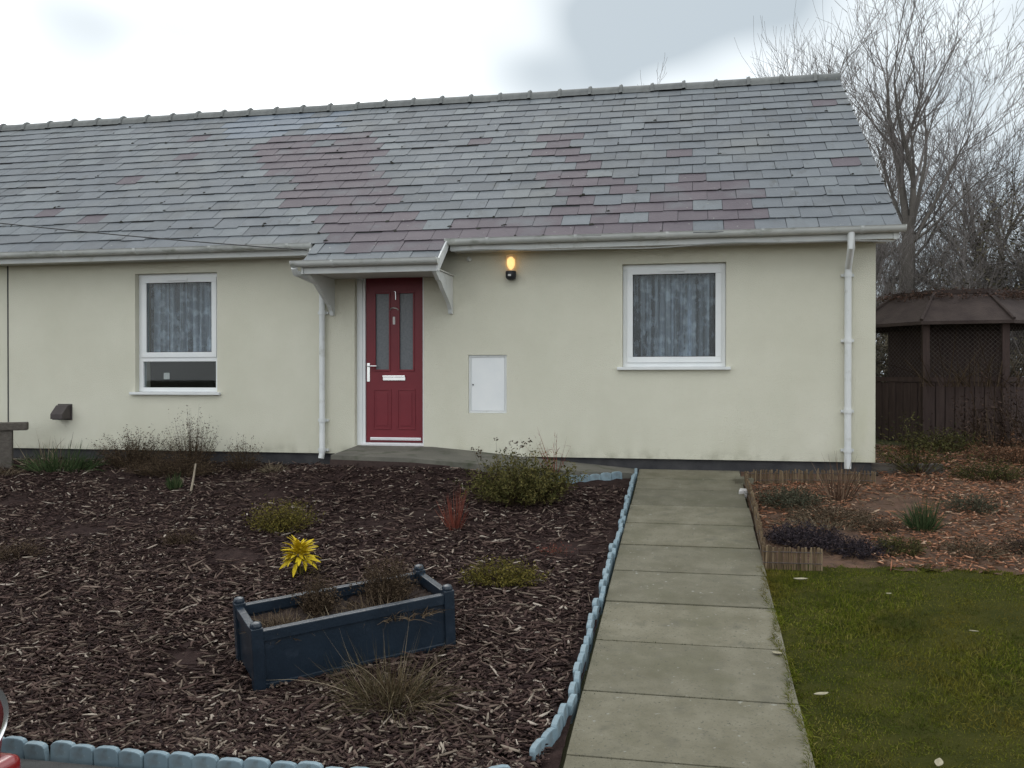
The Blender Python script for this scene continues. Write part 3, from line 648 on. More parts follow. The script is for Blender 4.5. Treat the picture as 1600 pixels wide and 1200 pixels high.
# ------------------------------------------------------------------ wood chips
def chips(name, n, sampler, m, lmin, lmax):
    P = sampler(n); n = len(P)
    ln = rng.uniform(lmin, lmax, n)*rng.choice([.35, .5, .8, 1, 1, 1.7], n); wd = np.minimum(ln*.5, rng.uniform(.006, .018, n)); th = rng.uniform(.002, .006, n)
    a = rng.uniform(0, np.pi, n); tilt = rng.normal(0, .22, n); roll = rng.normal(0, .35, n)
    ux = np.stack([np.cos(a)*np.cos(tilt), np.sin(a)*np.cos(tilt), np.sin(tilt)], 1)
    vx = np.stack([-np.sin(a)*np.cos(roll), np.cos(a)*np.cos(roll), np.sin(roll)], 1); wx = np.cross(ux, vx)
    cs = [(-1, -.6, 0), (-.2, -1, 0), (1, -.5, 0), (.9, .6, 0), (.1, 1, 0), (-.85, .7, 0)]
    bend = rng.normal(0, .05, n)*ln
    V = []
    for lvl in (1, 0):
        for (x, y, z) in cs:
            jx = x + rng.normal(0, .12, n)
            V.append(P + ux*(jx*ln*.5)[:, None] + vx*(y*wd*.5)[:, None] + wx*(lvl*th + bend*(x*x))[:, None])
    V = np.stack(V, 1).reshape(-1, 3); base = np.arange(n)[:, None]*12
    quads = np.array([[0,1,2,3],[0,3,4,5],[6,9,8,7],[6,11,10,9],[0,6,7,1],[1,7,8,2],[2,8,9,3],[3,9,10,4],[4,10,11,5],[5,11,6,0]])
    F = (base[:, :, None] + quads[None]).reshape(-1, 4)
    o = link(name, np_mesh(name, V, F), None, m); tag(o, kind='stuff'); return o
def samp_left(n):
    y = -5.92 + 5.9*rng.random(n)**1.45; x = -.60 - rng.random(n)*(2.9 + (y+5.92)*1.25)
    cl = np.sin(x*2.3+y)*np.sin(y*3.1-x*.7) + .6*np.sin(x*6.1+2*y)*np.sin(y*7.3)
    k = (x > -9.4) & (cl > -1.25 + 1.5*rng.random(n)**2) & ~((x > -3.64) & (y > -.78)); x, y = x[k], y[k]
    return np.stack([x, y, g(x, y) + rng.uniform(.0, .022, len(x))], 1)
o = chips('bark_chips', 78000, samp_left, M_chips, .025, .085); tag(o, 'dark brown bark chips with pale slivers covering the left bed', 'bark chips')
def samp_front(n):
    y = -5.92 + 2.6*rng.random(n)**1.6; x = -.62 - rng.random(n)*(2.6 + (y+5.92)*1.2); return np.stack([x, y, g(x, y) + rng.uniform(.014, .03, n)], 1)
M_chips3 = mat('pale_wood_chips', (.85, .85, .85), (1.1, 1.1, 1.1), scale=30, rough=.9, spec=.12, island=[(0, (.045, .030, .025)), (.55, (.10, .073, .058)), (.87, (.20, .16, .125)), (1, (.38, .33, .27))])
o = chips('wood_slivers', 1500, samp_front, M_chips3, .035, .10); tag(o, 'larger pale wood slivers lying on the near part of the left bed', 'wood chips')
def samp_right(n):
    x = .56 + rng.random(n)*5.5; y = -2.95 + rng.random(n)*4.6
    pn = np.sin(x*2.1+1)+np.sin(y*2.7+x)+np.sin(x*4.3-y*3.1)*.7
    k = ~((x < 1.86) & (y > -.45)) & (pn > -2.6 + 1.6*rng.random(n)) & ~((x < 1.3) & (y < -2.05)); x, y = x[k], y[k]
    return np.stack([x, y, g(x, y) + rng.uniform(.0, .025, len(x))], 1)
o = chips('bark_chips', 24000, samp_right, M_chips2, .02, .06); tag(o, 'reddish orange bark chips scattered over the right bed', 'bark chips')

# ------------------------------------------------------------------ blades and leaves
def blades(P, D, ln, wd, bend, nseg=3, rngv=rng):
    """tapered strips: roots P, unit directions D, lengths, widths, sideways droop"""
    n = len(P); side = np.cross(D, rngv.normal(0, 1, (n, 3))); side /= np.linalg.norm(side, axis=1)[:, None] + 1e-9
    dr = np.stack([D[:, 0], D[:, 1], np.zeros(n)], 1)
    V = []
    for i in range(nseg+1):
        t_ = i/nseg; c = P + D*(ln*t_)[:, None] + dr*(bend*ln*t_**2)[:, None] - np.array([0, 0, 1])*(bend*ln*t_**2.2*.8)[:, None]
        ww = wd*(1 - t_**1.5)*.5 + wd*.06
        V += [c - side*ww[:, None], c + side*ww[:, None]]
    V = np.stack(V, 1).reshape(-1, 3); k = 2*(nseg+1); b = np.arange(n)[:, None]*k
    q = np.array([[2*i, 2*i+1, 2*i+3, 2*i+2] for i in range(nseg)])
    return V, (b[:, :, None] + q[None]).reshape(-1, 4)
def dirs(n, spread, r=rng):
    a = r.uniform(0, 2*np.pi, n); t_ = np.abs(r.normal(0, spread, n)).clip(0, 1.35)
    return np.stack([np.cos(a)*np.sin(t_), np.sin(a)*np.sin(t_), np.cos(t_)], 1)
# lawn
n = 120000
x = .48 + rng.random(n)**1.15*3.9; y = -6.04 + rng.random(n)*3.22
y2 = -2.88 + .06*np.sin(x*5) + .03*np.sin(x*13); ok = (y < y2) & ~((x < .92) & (y > -3.1)) & (x > .5 + .03*np.sin(y*7))
x, y = x[ok], y[ok]; n = len(x); pat = .7 + .35*np.sin(x*3.1+y*2)+.2*np.sin(x*7-y*5)
V, F = blades(np.stack([x, y, g(x, y)-.006], 1), dirs(n, .55), rng.uniform(.018, .046, n)*np.clip(pat, .5, 1.5), rng.uniform(.002, .0045, n), rng.uniform(.1, .7, n), 2)
tag(link('lawn_grass', np_mesh('lawn_grass', V, F), None, M_grass), 'short damp mossy grass right of the path', 'grass', kind='stuff')
# grass leaning over the path edge, moss along the edging
n = 5200; y = rng.uniform(-6.0, -3.1, n); x = .495 + np.abs(rng.normal(0, .018, n)) + .018*np.sin(y*9) - .012; d = dirs(n, .7); d[:, 0] -= .35; d /= np.linalg.norm(d, axis=1)[:, None]
V, F = blades(np.stack([x, y, g(x, y)+.004], 1), d, rng.uniform(.025, .065, n), rng.uniform(.002, .0045, n), rng.uniform(.2, .8, n), 3)
tag(link('edge_grass', np_mesh('edge_grass', V, F), None, M_grass), 'ragged grass leaning over the right edge of the path', 'grass', kind='stuff')
n = 5000; y = rng.uniform(-5.6, -.2, n); x = -.505 + np.abs(rng.normal(0, .03, n)); jn = rng.random(n) < .35; jy = np.array(js)[rng.integers(1, 11, n)]; y = np.where(jn, jy + rng.normal(0, .005, n), y); x = np.where(jn, rng.uniform(-.5, .5, n)*rng.choice([1, 1, .97], n), x)
V, F = blades(np.stack([x, y, g(x, y)+.016], 1), dirs(n, .8), rng.uniform(.004, .013, n), rng.uniform(.003, .006, n), rng.uniform(0, .4, n), 2)
tag(link('path_moss', np_mesh('path_moss', V, F), None, leaf_mat('moss', (.02, .024, .008), (.035, .038, .014), (.055, .05, .025))), 'dark moss and debris along the path edge and joints', 'moss', kind='stuff')
# pale dead leaves on the lawn and path
M_dleaf = mat('dead_leaf', (.24, .21, .14), (.36, .33, .24), scale=30, rough=.8)
def dead_leaf(px_, label, size, rz, curl=.4):
    mb = MB(); x_, y_ = px_; z_ = g(x_, y_) + .03; n_ = 7
    for i in range(n_):
        t_ = i/(n_-1); wv = math.sin(math.pi*min(.98, max(.03, t_)))**.8*size*.28; zc = curl*size*(t_-.5)**2
        for s_ in (-1, 0, 1): mb.v.append((size*(t_-.5), s_*wv, zc + abs(s_)*wv*.35))
        for s_ in (-1, 0, 1): mb.v.append((size*(t_-.5), s_*wv, zc + abs(s_)*wv*.35 - .002))
    for i in range(n_-1):
        a = i*6
        for j in (0, 1): mb.f += [(a+j, a+j+1, a+j+7, a+j+6), (a+3+j, a+9+j, a+10+j, a+4+j)]
        mb.f += [(a, a+6, a+9, a+3), (a+2, a+5, a+11, a+8)]
    o = mb.build('dead_leaf', M_dleaf); o.location = (x_, y_, z_); o.rotation_euler = (random.uniform(-.2, .2), random.uniform(-.2, .2), rz)
    tag(o, label, 'leaf', 'pale dead leaves on the lawn')
dead_leaf((.62, -5.0), 'long pale dead leaf on the lawn edge, lowest by the path', .075, .4)
dead_leaf((.46, -4.55), 'curled pale sliver lying on the right edge of the path', .06, -.7)
dead_leaf((.72, -3.35), 'pale curved dead leaf on the grass by the cane corner', .09, -.3)
dead_leaf((1.22, -3.55), 'small pale dead leaf in the middle of the lawn top', .05, .8)
dead_leaf((1.55, -4.1), 'small pale leaf on the right side of the lawn', .05, -.5)
dead_leaf((1.0, -5.55), 'rounded pale leaf near the bottom of the lawn', .06, 1.2)

# ------------------------------------------------------------------ plants
def plant(name, label, loc, group=None, cat='plant'):
    o = empty(name, (loc[0], loc[1], g(loc[0], loc[1]) if len(loc) < 3 else loc[2])); tag(o, label, cat, group); return o
def foliage(root, part, n, rx, ry, h, spread, wd, m, bend=.25, hmin=.4, nseg=3, base=.35, seed=None):
    """upright stems from a small base that fan out to radius rx, ry and height h"""
    r = np.random.default_rng(seed or random.randrange(10**6))
    a = r.uniform(0, 2*np.pi, n); q = np.sqrt(r.random(n))
    bx, by = np.cos(a)*q*rx*base, np.sin(a)*q*ry*base
    tx, ty = np.cos(a)*q*rx, np.sin(a)*q*ry
    ln0 = h*r.uniform(hmin, 1, n)*(1 - .45*q**2)
    D = np.stack([tx-bx + r.normal(0, spread*h*.3, n), ty-by + r.normal(0, spread*h*.3, n), ln0], 1); ln = np.linalg.norm(D, axis=1); D /= ln[:, None]
    P = np.stack([bx, by, .114*by - .01], 1)
    V, F = blades(P, D, ln, np.full(n, wd)*r.uniform(.6, 1.3, n), bend*r.uniform(-.3, 1, n), nseg, r)
    return link(part, np_mesh(part, V, F), root, m), (P, D, ln)
def leaflets(root, part, stems, per, size, m, lo=.35, seed=1, jitter=.02, elong=2.2):
    P, D, ln = stems; r = np.random.default_rng(seed); n = len(P)*per
    i = np.repeat(np.arange(len(P)), per); t_ = r.uniform(lo, 1, n)
    c = P[i] + D[i]*(ln[i]*t_)[:, None] + r.normal(0, jitter, (n, 3))
    d = D[i]*.6 + r.normal(0, .6, (n, 3)); d /= np.linalg.norm(d, axis=1)[:, None]
    V, F = blades(c, d, r.uniform(.6, 1.3, n)*size, r.uniform(.7, 1.2, n)*size/elong, r.uniform(0, .3, n), 2, r)
    return link(part, np_mesh(part, V, F), root, m)
L_olive = leaf_mat('olive_foliage', (.022, .026, .009), (.055, .054, .018), (.10, .088, .03))
L_yell = leaf_mat('yellow_green_foliage', (.045, .045, .010), (.105, .088, .018), (.19, .15, .035))
L_brown = leaf_mat('brown_heather', (.030, .020, .014), (.065, .044, .028), (.11, .078, .048))
L_red = leaf_mat('red_stems', (.10, .028, .020), (.19, .05, .035), (.30, .11, .075))
L_dry = leaf_mat('dry_straw', (.09, .07, .045), (.17, .135, .09), (.29, .235, .16))
L_green = leaf_mat('green_blades', (.020, .038, .014), (.042, .066, .026), (.075, .095, .042))
L_grey = leaf_mat('grey_green_foliage', (.03, .034, .022), (.06, .062, .04), (.10, .095, .062))
L_dark = leaf_mat('dark_purple_heather', (.012, .010, .013), (.030, .024, .029), (.065, .048, .052))
L_yellow = mat('bright_yellow_leaf', (.50, .36, .012), (.68, .53, .03), scale=25, rough=.6, spec=.15, island=[(0, (.75, .72, .7)), (1, (1.05, 1.05, 1.1))])

def heather(label, loc, rx, h, m_leaf, m_stem=None, ns=260, per=10, size=.016, name='heather_plant', ry=None, group=None, seed=3, spread=.5, hmin=.35):
    root = plant(name, label, loc, group)
    o, st = foliage(root, 'stems', ns, rx, ry or rx, h, spread, .004, m_stem or L_brown, .15, hmin, 2, .4, seed)
    leaflets(root, 'foliage', st, per, size, m_leaf, .3, seed, .012)
    return root
heather('large rounded olive green bush beside the ramp', (-1.48, -1.45), .50, .52, leaf_mat('bush_leaf', (.035, .038, .012), (.085, .078, .024), (.15, .125, .042)), L_brown, 520, 19, .025, name='evergreen_bush', ry=.40, seed=5)
r_ = plant('seed_stems', 'thin dark seed heads standing up out of the olive bush', (-1.62, -1.35))
o, st = foliage(r_, 'stems', 12, .42, .2, .66, .3, .005, L_brown, .05, .85, 3, .6, 8); tag(leaflets(r_, 'seed_heads', st, 8, .022, L_brown, .95, 2, .012, 1.6), kind='stuff')
heather('yellow green heather behind the yellow-leaved plant', (-3.30, -2.55), .29, .32, L_yell, L_brown, 330, 12, .016, seed=6)
heather('low golden heather right of the planter', (-1.22, -3.58), .30, .19, L_yell, L_brown, 300, 12, .016, ry=.2, seed=7)
heather('brown and olive heather at the left edge of the bed', (-5.02, -3.5), .24, .18, L_brown, L_brown, 150, 8, .015, seed=9)
heather('small brown tuft between yellow heather and tall stick', (-3.95, -3.0), .16, .14, L_brown, L_brown, 110, 8, .014, seed=19)
heather('faint reddish low tuft beside the path edging', (-.98, -2.9), .15, .10, L_red, L_brown, 50, 4, .012, seed=20)
r_ = plant('dogwood', 'small bright red stemmed dogwood in front of the olive bush', (-1.87, -2.38))
o, st = foliage(r_, 'stems', 85, .15, .11, .42, .22, .007, L_red, .08, .5, 4, .35, 12)
r_ = plant('twiggy_shrub', 'thin red twiggy shrub against the wall right of the bush', (-1.30, -.62, -.09))
o, st = foliage(r_, 'stems', 17, .30, .10, .56, .35, .008, L_red, .0, .35, 4, .25, 14); leaflets(r_, 'side_twigs', st, 3, .075, L_red, .35, 3, .004, 18)
# wall-side planting, left of the door
heather('tall bare heather below the tall window', (-5.42, -.35), .36, .78, L_brown, L_brown, 260, 9, .017, ry=.18, seed=15, spread=.2)
heather('wide brown heather below the left part of the tall window', (-6.15, -.35), .50, .50, L_brown, L_brown, 420, 10, .018, ry=.24, seed=16)
heather('short brown twigs left of the white downpipe', (-4.80, -.35), .26, .44, L_brown, L_brown, 150, 8, .016, ry=.18, seed=17, spread=.2)
heather('brown heather mound between the tall heather and the daffodils', (-5.45, -.70), .62, .30, L_brown, L_brown, 460, 10, .017, ry=.25, seed=21)
r_ = plant('grass_clump', 'green grass clump under the flue terminal', (-6.9, -.55)); foliage(r_, 'blades', 420, .55, .28, .36, .6, .009, L_green, .5, .3, 3, .7, 18)
r_ = plant('dry_plant', 'bleached dry stalks beside the green clump under the flue', (-7.15, -.45)); foliage(r_, 'stalks', 60, .42, .18, .55, .5, .007, L_dry, .4, .3, 3, .7, 24)
r_ = plant('grass_tuft', 'pale dry grass tuft beside the foot of the left downpipe', (-4.42, -.42)); foliage(r_, 'blades', 130, .20, .14, .16, .7, .006, L_dry, .6, .4, 3, .5, 22)
r_ = plant('daffodil', 'clump of dark green daffodil leaves in the bark below the tall window', (-5.05, -1.3)); foliage(r_, 'leaves', 46, .11, .09, .24, .3, .016, L_green, .2, .5, 3, .5, 23)
st_ = tag(MB().tube([(-4.80, -1.44, -.32), (-4.775, -1.42, -.15), (-4.755, -1.41, .0)], [.012, .010, .008], 7).build('garden_stick', mat('pale_stick', (.30, .25, .19), (.40, .34, .26), scale=20, rough=.8)), 'short pale stick pushed upright into the bark', 'stick')
heather('brown sprawling heather in the far left corner by the bench', (-7.45, -.9), .35, .17, L_brown, L_dry, 150, 6, .016, ry=.25, seed=31)
# big straw tuft in front of the planter
r_ = plant('ornamental_grass', 'arching straw coloured grass in front of the blue planter', (-1.40, -5.30))
foliage(r_, 'blades', 620, .42, .30, .31, .9, .0036, leaf_mat('straw_olive', (.04, .036, .018), (.08, .064, .034), (.15, .12, .07)), 1.3, .2, 6, .45, 25)
foliage(r_, 'dead_core', 520, .22, .17, .22, .9, .005, leaf_mat('straw_brown', (.05, .033, .018), (.09, .062, .034), (.15, .11, .065)), .9, .2, 4, .7, 27)
foliage(r_, 'flower_stalks', 45, .52, .42, .46, .5, .0034, L_dry, .9, .6, 6, .3, 26)
# bright yellow plant
r_ = plant('yellow_plant', 'bright yellow leafy plant standing behind the blue planter', (-2.66, -3.62))
M_stalk = mat('yellow_stalk', (.16, .13, .03), (.22, .18, .05), scale=10, rough=.7)
mb = MB()
for k in range(7):
    a = k*.9; mb.tube([(.02*math.cos(a), .02*math.sin(a), -.02), (.035*math.cos(a), .035*math.sin(a), .09), (.05*math.cos(a), .05*math.sin(a), .17)], .004, 6)
mb.build('stems', M_stalk, r_)
rr = random.Random(4)
o_, st_y = foliage(r_, 'lower_foliage', 40, .09, .08, .13, .6, .008, L_yell, .3, .4, 3, .5, 98)
def big_leaf(L_, Wd):
    mb = MB(); n_ = 8
    for i in range(n_):
        t_ = i/(n_-1); ww = Wd*math.sin(math.pi*min(.985, .06+t_*.93))**.75; xx = L_*t_; zz = -.35*L_*t_*t_ + .0
        mb.v += [(xx, -ww, zz + ww*.35), (xx, 0, zz), (xx, ww, zz + ww*.35), (xx, -ww, zz + ww*.35-.0015), (xx, 0, zz-.0015), (xx, ww, zz+ww*.35-.0015)]
    for i in range(n_-1):
        a = i*6
        for j in (0, 1): mb.f += [(a+j, a+j+1, a+j+7, a+j+6), (a+3+j, a+9+j, a+10+j, a+4+j)]
        mb.f += [(a, a+6, a+9, a+3), (a+2, a+5, a+11, a+8)]
    return mb
lm = big_leaf(.105, .0135).build('leaf', L_yellow, r_, smooth=True); lmd = lm.data
for k in range(96):
    o = lm if k == 0 else link('leaf', lmd, r_)
    tier = k/96; a = k*2.399; el = -.25 + 1.45*tier + rr.gauss(0, .15)
    o.location = (.05*math.cos(a)*(1-tier), .05*math.sin(a)*(1-tier), .105 + .085*tier + rr.uniform(-.015, .015)); o.rotation_euler = (rr.gauss(0, .35), -el, a + rr.gauss(0, .2)); o.scale = [rr.uniform(.75, 1.1)]*3

# ------------------------------------------------------------------ planter, sitting on the slope
th = math.atan2(.69, .852); PL, PW, PH = 1.10, .47, .33
ctr = Vector((-2.117, -5.337)) + Vector((math.cos(th), math.sin(th)))*PL/2 + Vector((-math.sin(th), math.cos(th)))*PW/2
pl = empty('planter_box'); tag(pl, 'dark blue rectangular trough planter with ball corner posts on the bark bed', 'planter')
nrm = Vector((0, -.114, 1)).normalized(); ax = Vector((math.cos(th), math.sin(th), .114*math.sin(th))).normalized(); ay = nrm.cross(ax)
PM = Matrix((ax, ay, nrm)).transposed().to_4x4(); PM.translation = (ctr.x, ctr.y, g(ctr.x, ctr.y) - .0)
pl.matrix_world = PM
hx, hy = PL/2, PW/2
for sx_ in (-1, 1):
    for sy_ in (-1, 1):
        cx_, cy_ = sx_*(hx-.03), sy_*(hy-.03)
        pst = MB().box(cx_-.03, cx_+.03, cy_-.03, cy_+.03, -.03, PH).build('corner_post', M_planter, pl, bevel=.005)
        MB().lathe([(.026, PH-.006), (.030, PH+.002), (.030, PH+.010), (.024, PH+.022), (.010, PH+.028)], (cx_, cy_, 0), 14).build('finial', M_planter, pst, smooth=True)
for sy_ in (-1, 1):
    y0 = sy_*(hy-.026)
    MB().box(-hx+.058, hx-.058, y0-.010, y0+.010, .02, PH-.07).build('long_panel', M_planter, pl)
    MB().box(-hx+.058, hx-.058, y0-.020, y0+.020, PH-.075, PH-.018).build('top_rail', M_planter, pl, bevel=.005)
    MB().box(-hx+.058, hx-.058, y0-.016, y0+.016, .0, .035).build('bottom_rail', M_planter, pl, bevel=.004)
for sx_ in (-1, 1):
    x0 = sx_*(hx-.026)
    MB().box(x0-.010, x0+.010, -hy+.058, hy-.058, .02, PH-.07).build('end_panel', M_planter, pl)
    MB().box(x0-.020, x0+.020, -hy+.058, hy-.058, PH-.075, PH-.018).build('end_rail', M_planter, pl, bevel=.005)
V, F = [], []; nx, ny = 40, 18
for j in range(ny):
    for i in range(nx): V.append((-hx+.035 + (PL-.07)*i/(nx-1), -hy+.035 + (PW-.07)*j/(ny-1), .235 + random.uniform(-.015, .022)))
for j in range(ny-1):
    for i in range(nx-1): F.append((j*nx+i, j*nx+i+1, (j+1)*nx+i+1, (j+1)*nx+i))
link('compost', np_mesh('compost', V, F, True), pl, M_soil)
def inplanter(u, v): return PM @ Vector((u, v, .235))
for (u, v, lab, rx_, hh, ml, ns, sd_) in ((.27, .06, 'brown heather standing in the right end of the planter', .18, .33, L_brown, 300, 41), (-.13, .06, 'olive brown heather standing in the middle of the planter', .12, .29, L_brown, 200, 42)):
    p = inplanter(u, v); heather(lab, (p.x, p.y, p.z), rx_, hh, ml, L_brown, ns, 9, .014, seed=sd_, spread=.25)
p = inplanter(-.36, -.06); r_ = plant('dry_litter', 'dry brown grass litter in the left end of the planter', (p.x, p.y, p.z)); foliage(r_, 'blades', 330, .20, .14, .12, .9, .006, leaf_mat('dry_brown', (.05, .035, .022), (.10, .07, .045), (.17, .13, .085)), .7, .3, 3, .8, 44)
p = inplanter(.2, -.10); r_ = plant('dry_litter', 'straw coloured litter spilling over the right front of the planter', (p.x, p.y, p.z)); foliage(r_, 'blades', 420, .28, .15, .13, .9, .006, leaf_mat('dry_brown2', (.05, .035, .024), (.11, .078, .05), (.20, .15, .10)), .8, .3, 3, .9, 45)
p = inplanter(-.05, -.10); r_ = plant('dead_plant', 'a few bleached curled dead stems in the middle of the planter', (p.x, p.y, p.z)); foliage(r_, 'stems', 34, .20, .10, .12, .7, .008, L_dry, 1.0, .4, 5, .8, 46)

# ------------------------------------------------------------------ right bed plants
r_ = plant('stem_clump', 'upright bleached dry stems in front of the right downpipe', (1.32, -1.05)); foliage(r_, 'stems', 75, .26, .20, .50, .35, .008, leaf_mat('tan_stems', (.06, .035, .024), (.13, .075, .05), (.24, .17, .115)), .12, .45, 4, .4, 51)
r_ = plant('open_shrub', 'thin olive shrub in front of the dark shed corner', (2.25, .10)); o, st = foliage(r_, 'stems', 60, .55, .35, .66, .5, .007, L_brown, .25, .35, 4, .15, 52); leaflets(r_, 'foliage', st, 26, .026, L_olive, .3, 5, .03)
r_ = plant('grass_clump', 'dark grey green tuft in the middle of the red bark bed', (1.80, -1.95)); foliage(r_, 'blades', 260, .17, .16, .34, .4, .007, L_green, .35, .4, 3, .5, 53)
heather('small grey green mound just inside the cane corner by the path', (.86, -1.30), .32, .21, L_grey, L_brown, 300, 10, .018, seed=54)
heather('brown mound beside the grey green one', (1.15, -1.72), .40, .15, L_brown, L_dry, 380, 7, .016, seed=55)
heather('dark purple heather mat behind the cane front', (.85, -2.40), .34, .17, L_dark, L_dark, 380, 12, .016, ry=.34, seed=56)
heather('dark purple heather at the lawn edge right of the cane front', (1.18, -2.62), .26, .13, L_dark, L_dark, 230, 12, .016, ry=.22, seed=57)
heather('small olive mound at the lawn edge below the green tuft', (1.50, -2.55), .20, .14, L_olive, L_brown, 170, 10, .016, seed=58)
heather('brown twiggy mat at the lawn edge', (1.98, -2.55), .26, .13, L_brown, L_dry, 170, 7, .016, seed=59)
heather('dark brown mat at the right edge of the photograph', (2.42, -2.45), .24, .15, L_brown, L_dark, 220, 8, .016, seed=60)
heather('olive mound right of the green tuft', (2.35, -1.3), .26, .18, L_grey, L_brown, 160, 8, .018, seed=61)
heather('olive brown low shrub at the back of the bark bed', (2.85, -.1), .42, .26, L_olive, L_brown, 240, 8, .02, ry=.25, seed=62)
heather('russet dead bracken at the foot of the shed', (3.4, .75), .6, .35, leaf_mat('russet', (.06, .03, .018), (.12, .06, .033), (.2, .11, .065)), L_brown, 280, 8, .022, ry=.35, seed=63)
n = 5200; x = rng.uniform(.6, 6, n); y = rng.uniform(-2.9, 1.6, n); ok = ~((x < 1.86) & (y > -.45)); x, y = x[ok], y[ok]; n = len(x)
a = rng.uniform(0, 2*np.pi, n); el = np.abs(rng.normal(0, .25, n))
V, F = blades(np.stack([x, y, g(x, y) + rng.uniform(0, .03, n)], 1), np.stack([np.cos(a)*np.cos(el), np.sin(a)*np.cos(el), np.sin(el)], 1), rng.uniform(.04, .16, n), rng.uniform(.002, .006, n), rng.uniform(0, .3, n), 3)
tag(link('dry_litter', np_mesh('dry_litter', V, F), None, leaf_mat('bed_litter', (.05, .034, .02), (.12, .08, .045), (.26, .19, .12))), 'dry brown stalks and leaf litter strewn over the right bed', 'litter', kind='stuff')
r_ = plant('bramble', 'dark tangled bramble stems hanging over the front of the shed', (3.75, 1.75)); o, st = foliage(r_, 'stems', 150, .85, .30, 1.15, .7, .009, L_brown, .5, .3, 5, .8, 91); leaflets(r_, 'dead_leaves', st, 14, .035, leaf_mat('bramble_leaf', (.025, .016, .013), (.05, .033, .026), (.085, .055, .042)), .2, 6, .05)
heather('olive weeds growing at the foot of the shed boards', (2.75, 1.35), .5, .32, L_olive, L_brown, 240, 9, .024, ry=.3, seed=93)
r_ = plant('grass_tuft', 'straw tuft behind the dark purple heather', (1.0, -1.98)); foliage(r_, 'blades', 260, .34, .16, .15, .8, .006, L_dry, .7, .3, 3, .8, 94)
heather('dark brown low mat in the middle of the red bark', (1.45, -1.95), .24, .10, L_brown, L_brown, 170, 8, .016, seed=95)
# stepping edge blocks and stones near the house corner
tag(MB().prism([(.44, -.60), (.62, -.52), (.60, -.34), (.45, -.40)], 'z', -.20, -.125).build('paver', M_slab, bevel=.008), 'loose pale slab at the top corner of the cane edging', 'slab')
tag(MB().prism([(.45, -1.02), (.53, -.98), (.55, -.86), (.47, -.84)], 'z', -.26, -.185).build('stone', M_plate, bevel=.012), 'small pale stone between path and cane edging', 'stone')
dpan = MB().box(1.78, 2.5, -.10, .02, -.14, -.02).build('timber_edge', M_timber, bevel=.008); dpan.rotation_euler = (0, 0, .1); tag(dpan, 'dark timber board lying at the house corner', 'board')

# ------------------------------------------------------------------ bench at the left edge
bn = empty('garden_bench', (-8.15, -.55, g(-8, -.55))); tag(bn, 'weathered timber bench end at the left edge by the wall', 'bench')
bd = Vector((.83, .56, 0)).normalized(); bs = Vector((-bd.y, bd.x, 0)); e0 = Vector((-7.47, -.40, 0))
def obox(c0, along, across, l0, l1, w0, w1_, z0, z1):
    vs_ = []
    for z in (z0, z1):
        for (l, w_) in ((l0, w0), (l1, w0), (l1, w1_), (l0, w1_)): vs_.append(tuple(c0 + along*l + across*w_ + Vector((0, 0, z))))
    return MB().add(vs_, [(0,3,2,1),(4,5,6,7),(0,1,5,4),(1,2,6,5),(2,3,7,6),(3,0,4,7)])
child(obox(e0, bd, bs, -1.7, 0, -.09, .09, .245, .335).build('seat', M_timber, None, bevel=.012), bn)
for l in (-.22, -1.45):
    child(obox(e0, bd, bs, l-.065, l+.065, -.07, .07, -.26, .243).build('leg', M_timber, None, bevel=.008), bn)

# ------------------------------------------------------------------ shed: octagonal garden aviary with netting
sh = empty('garden_aviary', (3.45, 3.25, g(3.4, 3.2))); tag(sh, 'dark brown many-sided garden shed with netting, at the right of the cottage', 'shed')
SC = Vector((3.42, 3.35)); SR = 1.14; SB, SE, ST = .03, 1.57, 1.90
rot0 = rad(-90 + 22.5) - .12
def oc(k, r): a = rot0 + k*math.pi/4; return Vector((SC.x + r*math.cos(a), SC.y + r*math.sin(a)))
for k in range(8):
    p = oc(k, SR); child(MB().box(p.x-.04, p.x+.04, p.y-.04, p.y+.04, SB, SE).build('post', M_shedw, None, bevel=.004), sh)
for k in range(8):
    a, b = oc(k, SR-.01), oc(k+1, SR-.01); d = (b-a); n_ = 8; dn = d.normalized(); nn = Vector((dn.y, -dn.x))
    for j in range(n_):
        l0, l1 = d.length*j/n_ + .006, d.length*(j+1)/n_ - .006; off = random.uniform(-.006, .006)
        child(obox(Vector((a.x, a.y, 0)), Vector((dn.x, dn.y, 0)), Vector((nn.x, nn.y, 0)), l0, l1, off-.009, off+.009, SB+.02, .79 + random.uniform(-.01, .01)).build('board', M_shedw, None), sh)
    child(obox(Vector((a.x, a.y, 0)), Vector((dn.x, dn.y, 0)), Vector((nn.x, nn.y, 0)), .03, d.length-.03, -.02, .02, .80, .86).build('mid_rail', M_shedw, None), sh)
    child(obox(Vector((a.x, a.y, 0)), Vector((dn.x, dn.y, 0)), Vector((nn.x, nn.y, 0)), .0, d.length, -.025, .025, SE-.07, SE).build('top_rail', M_shedw, None), sh)
    # netting: crossing wires
    mb = MB(); hN = SE-.07-.86; st = .055
    def pt(u, z): q = a + dn*u; return (q.x + nn.x*.028, q.y + nn.y*.028, z)
    m_ = int((d.length + hN)/st)
    for i in range(m_):
        s0 = i*st
        u0, z0 = (s0, 0) if s0 <= d.length else (d.length, s0-d.length); u1, z1 = (s0-hN, hN) if s0-hN >= 0 else (0, s0)
        mb.tube([pt(u0, .86+z0), pt(u1, .86+z1)], .0022, 3, False); mb.tube([pt(d.length-u0, .86+z0), pt(d.length-u1, .86+z1)], .0022, 3, False)
    ob = mb.build('netting', M_mesh, None); tag(ob, kind='stuff'); child(ob, sh)
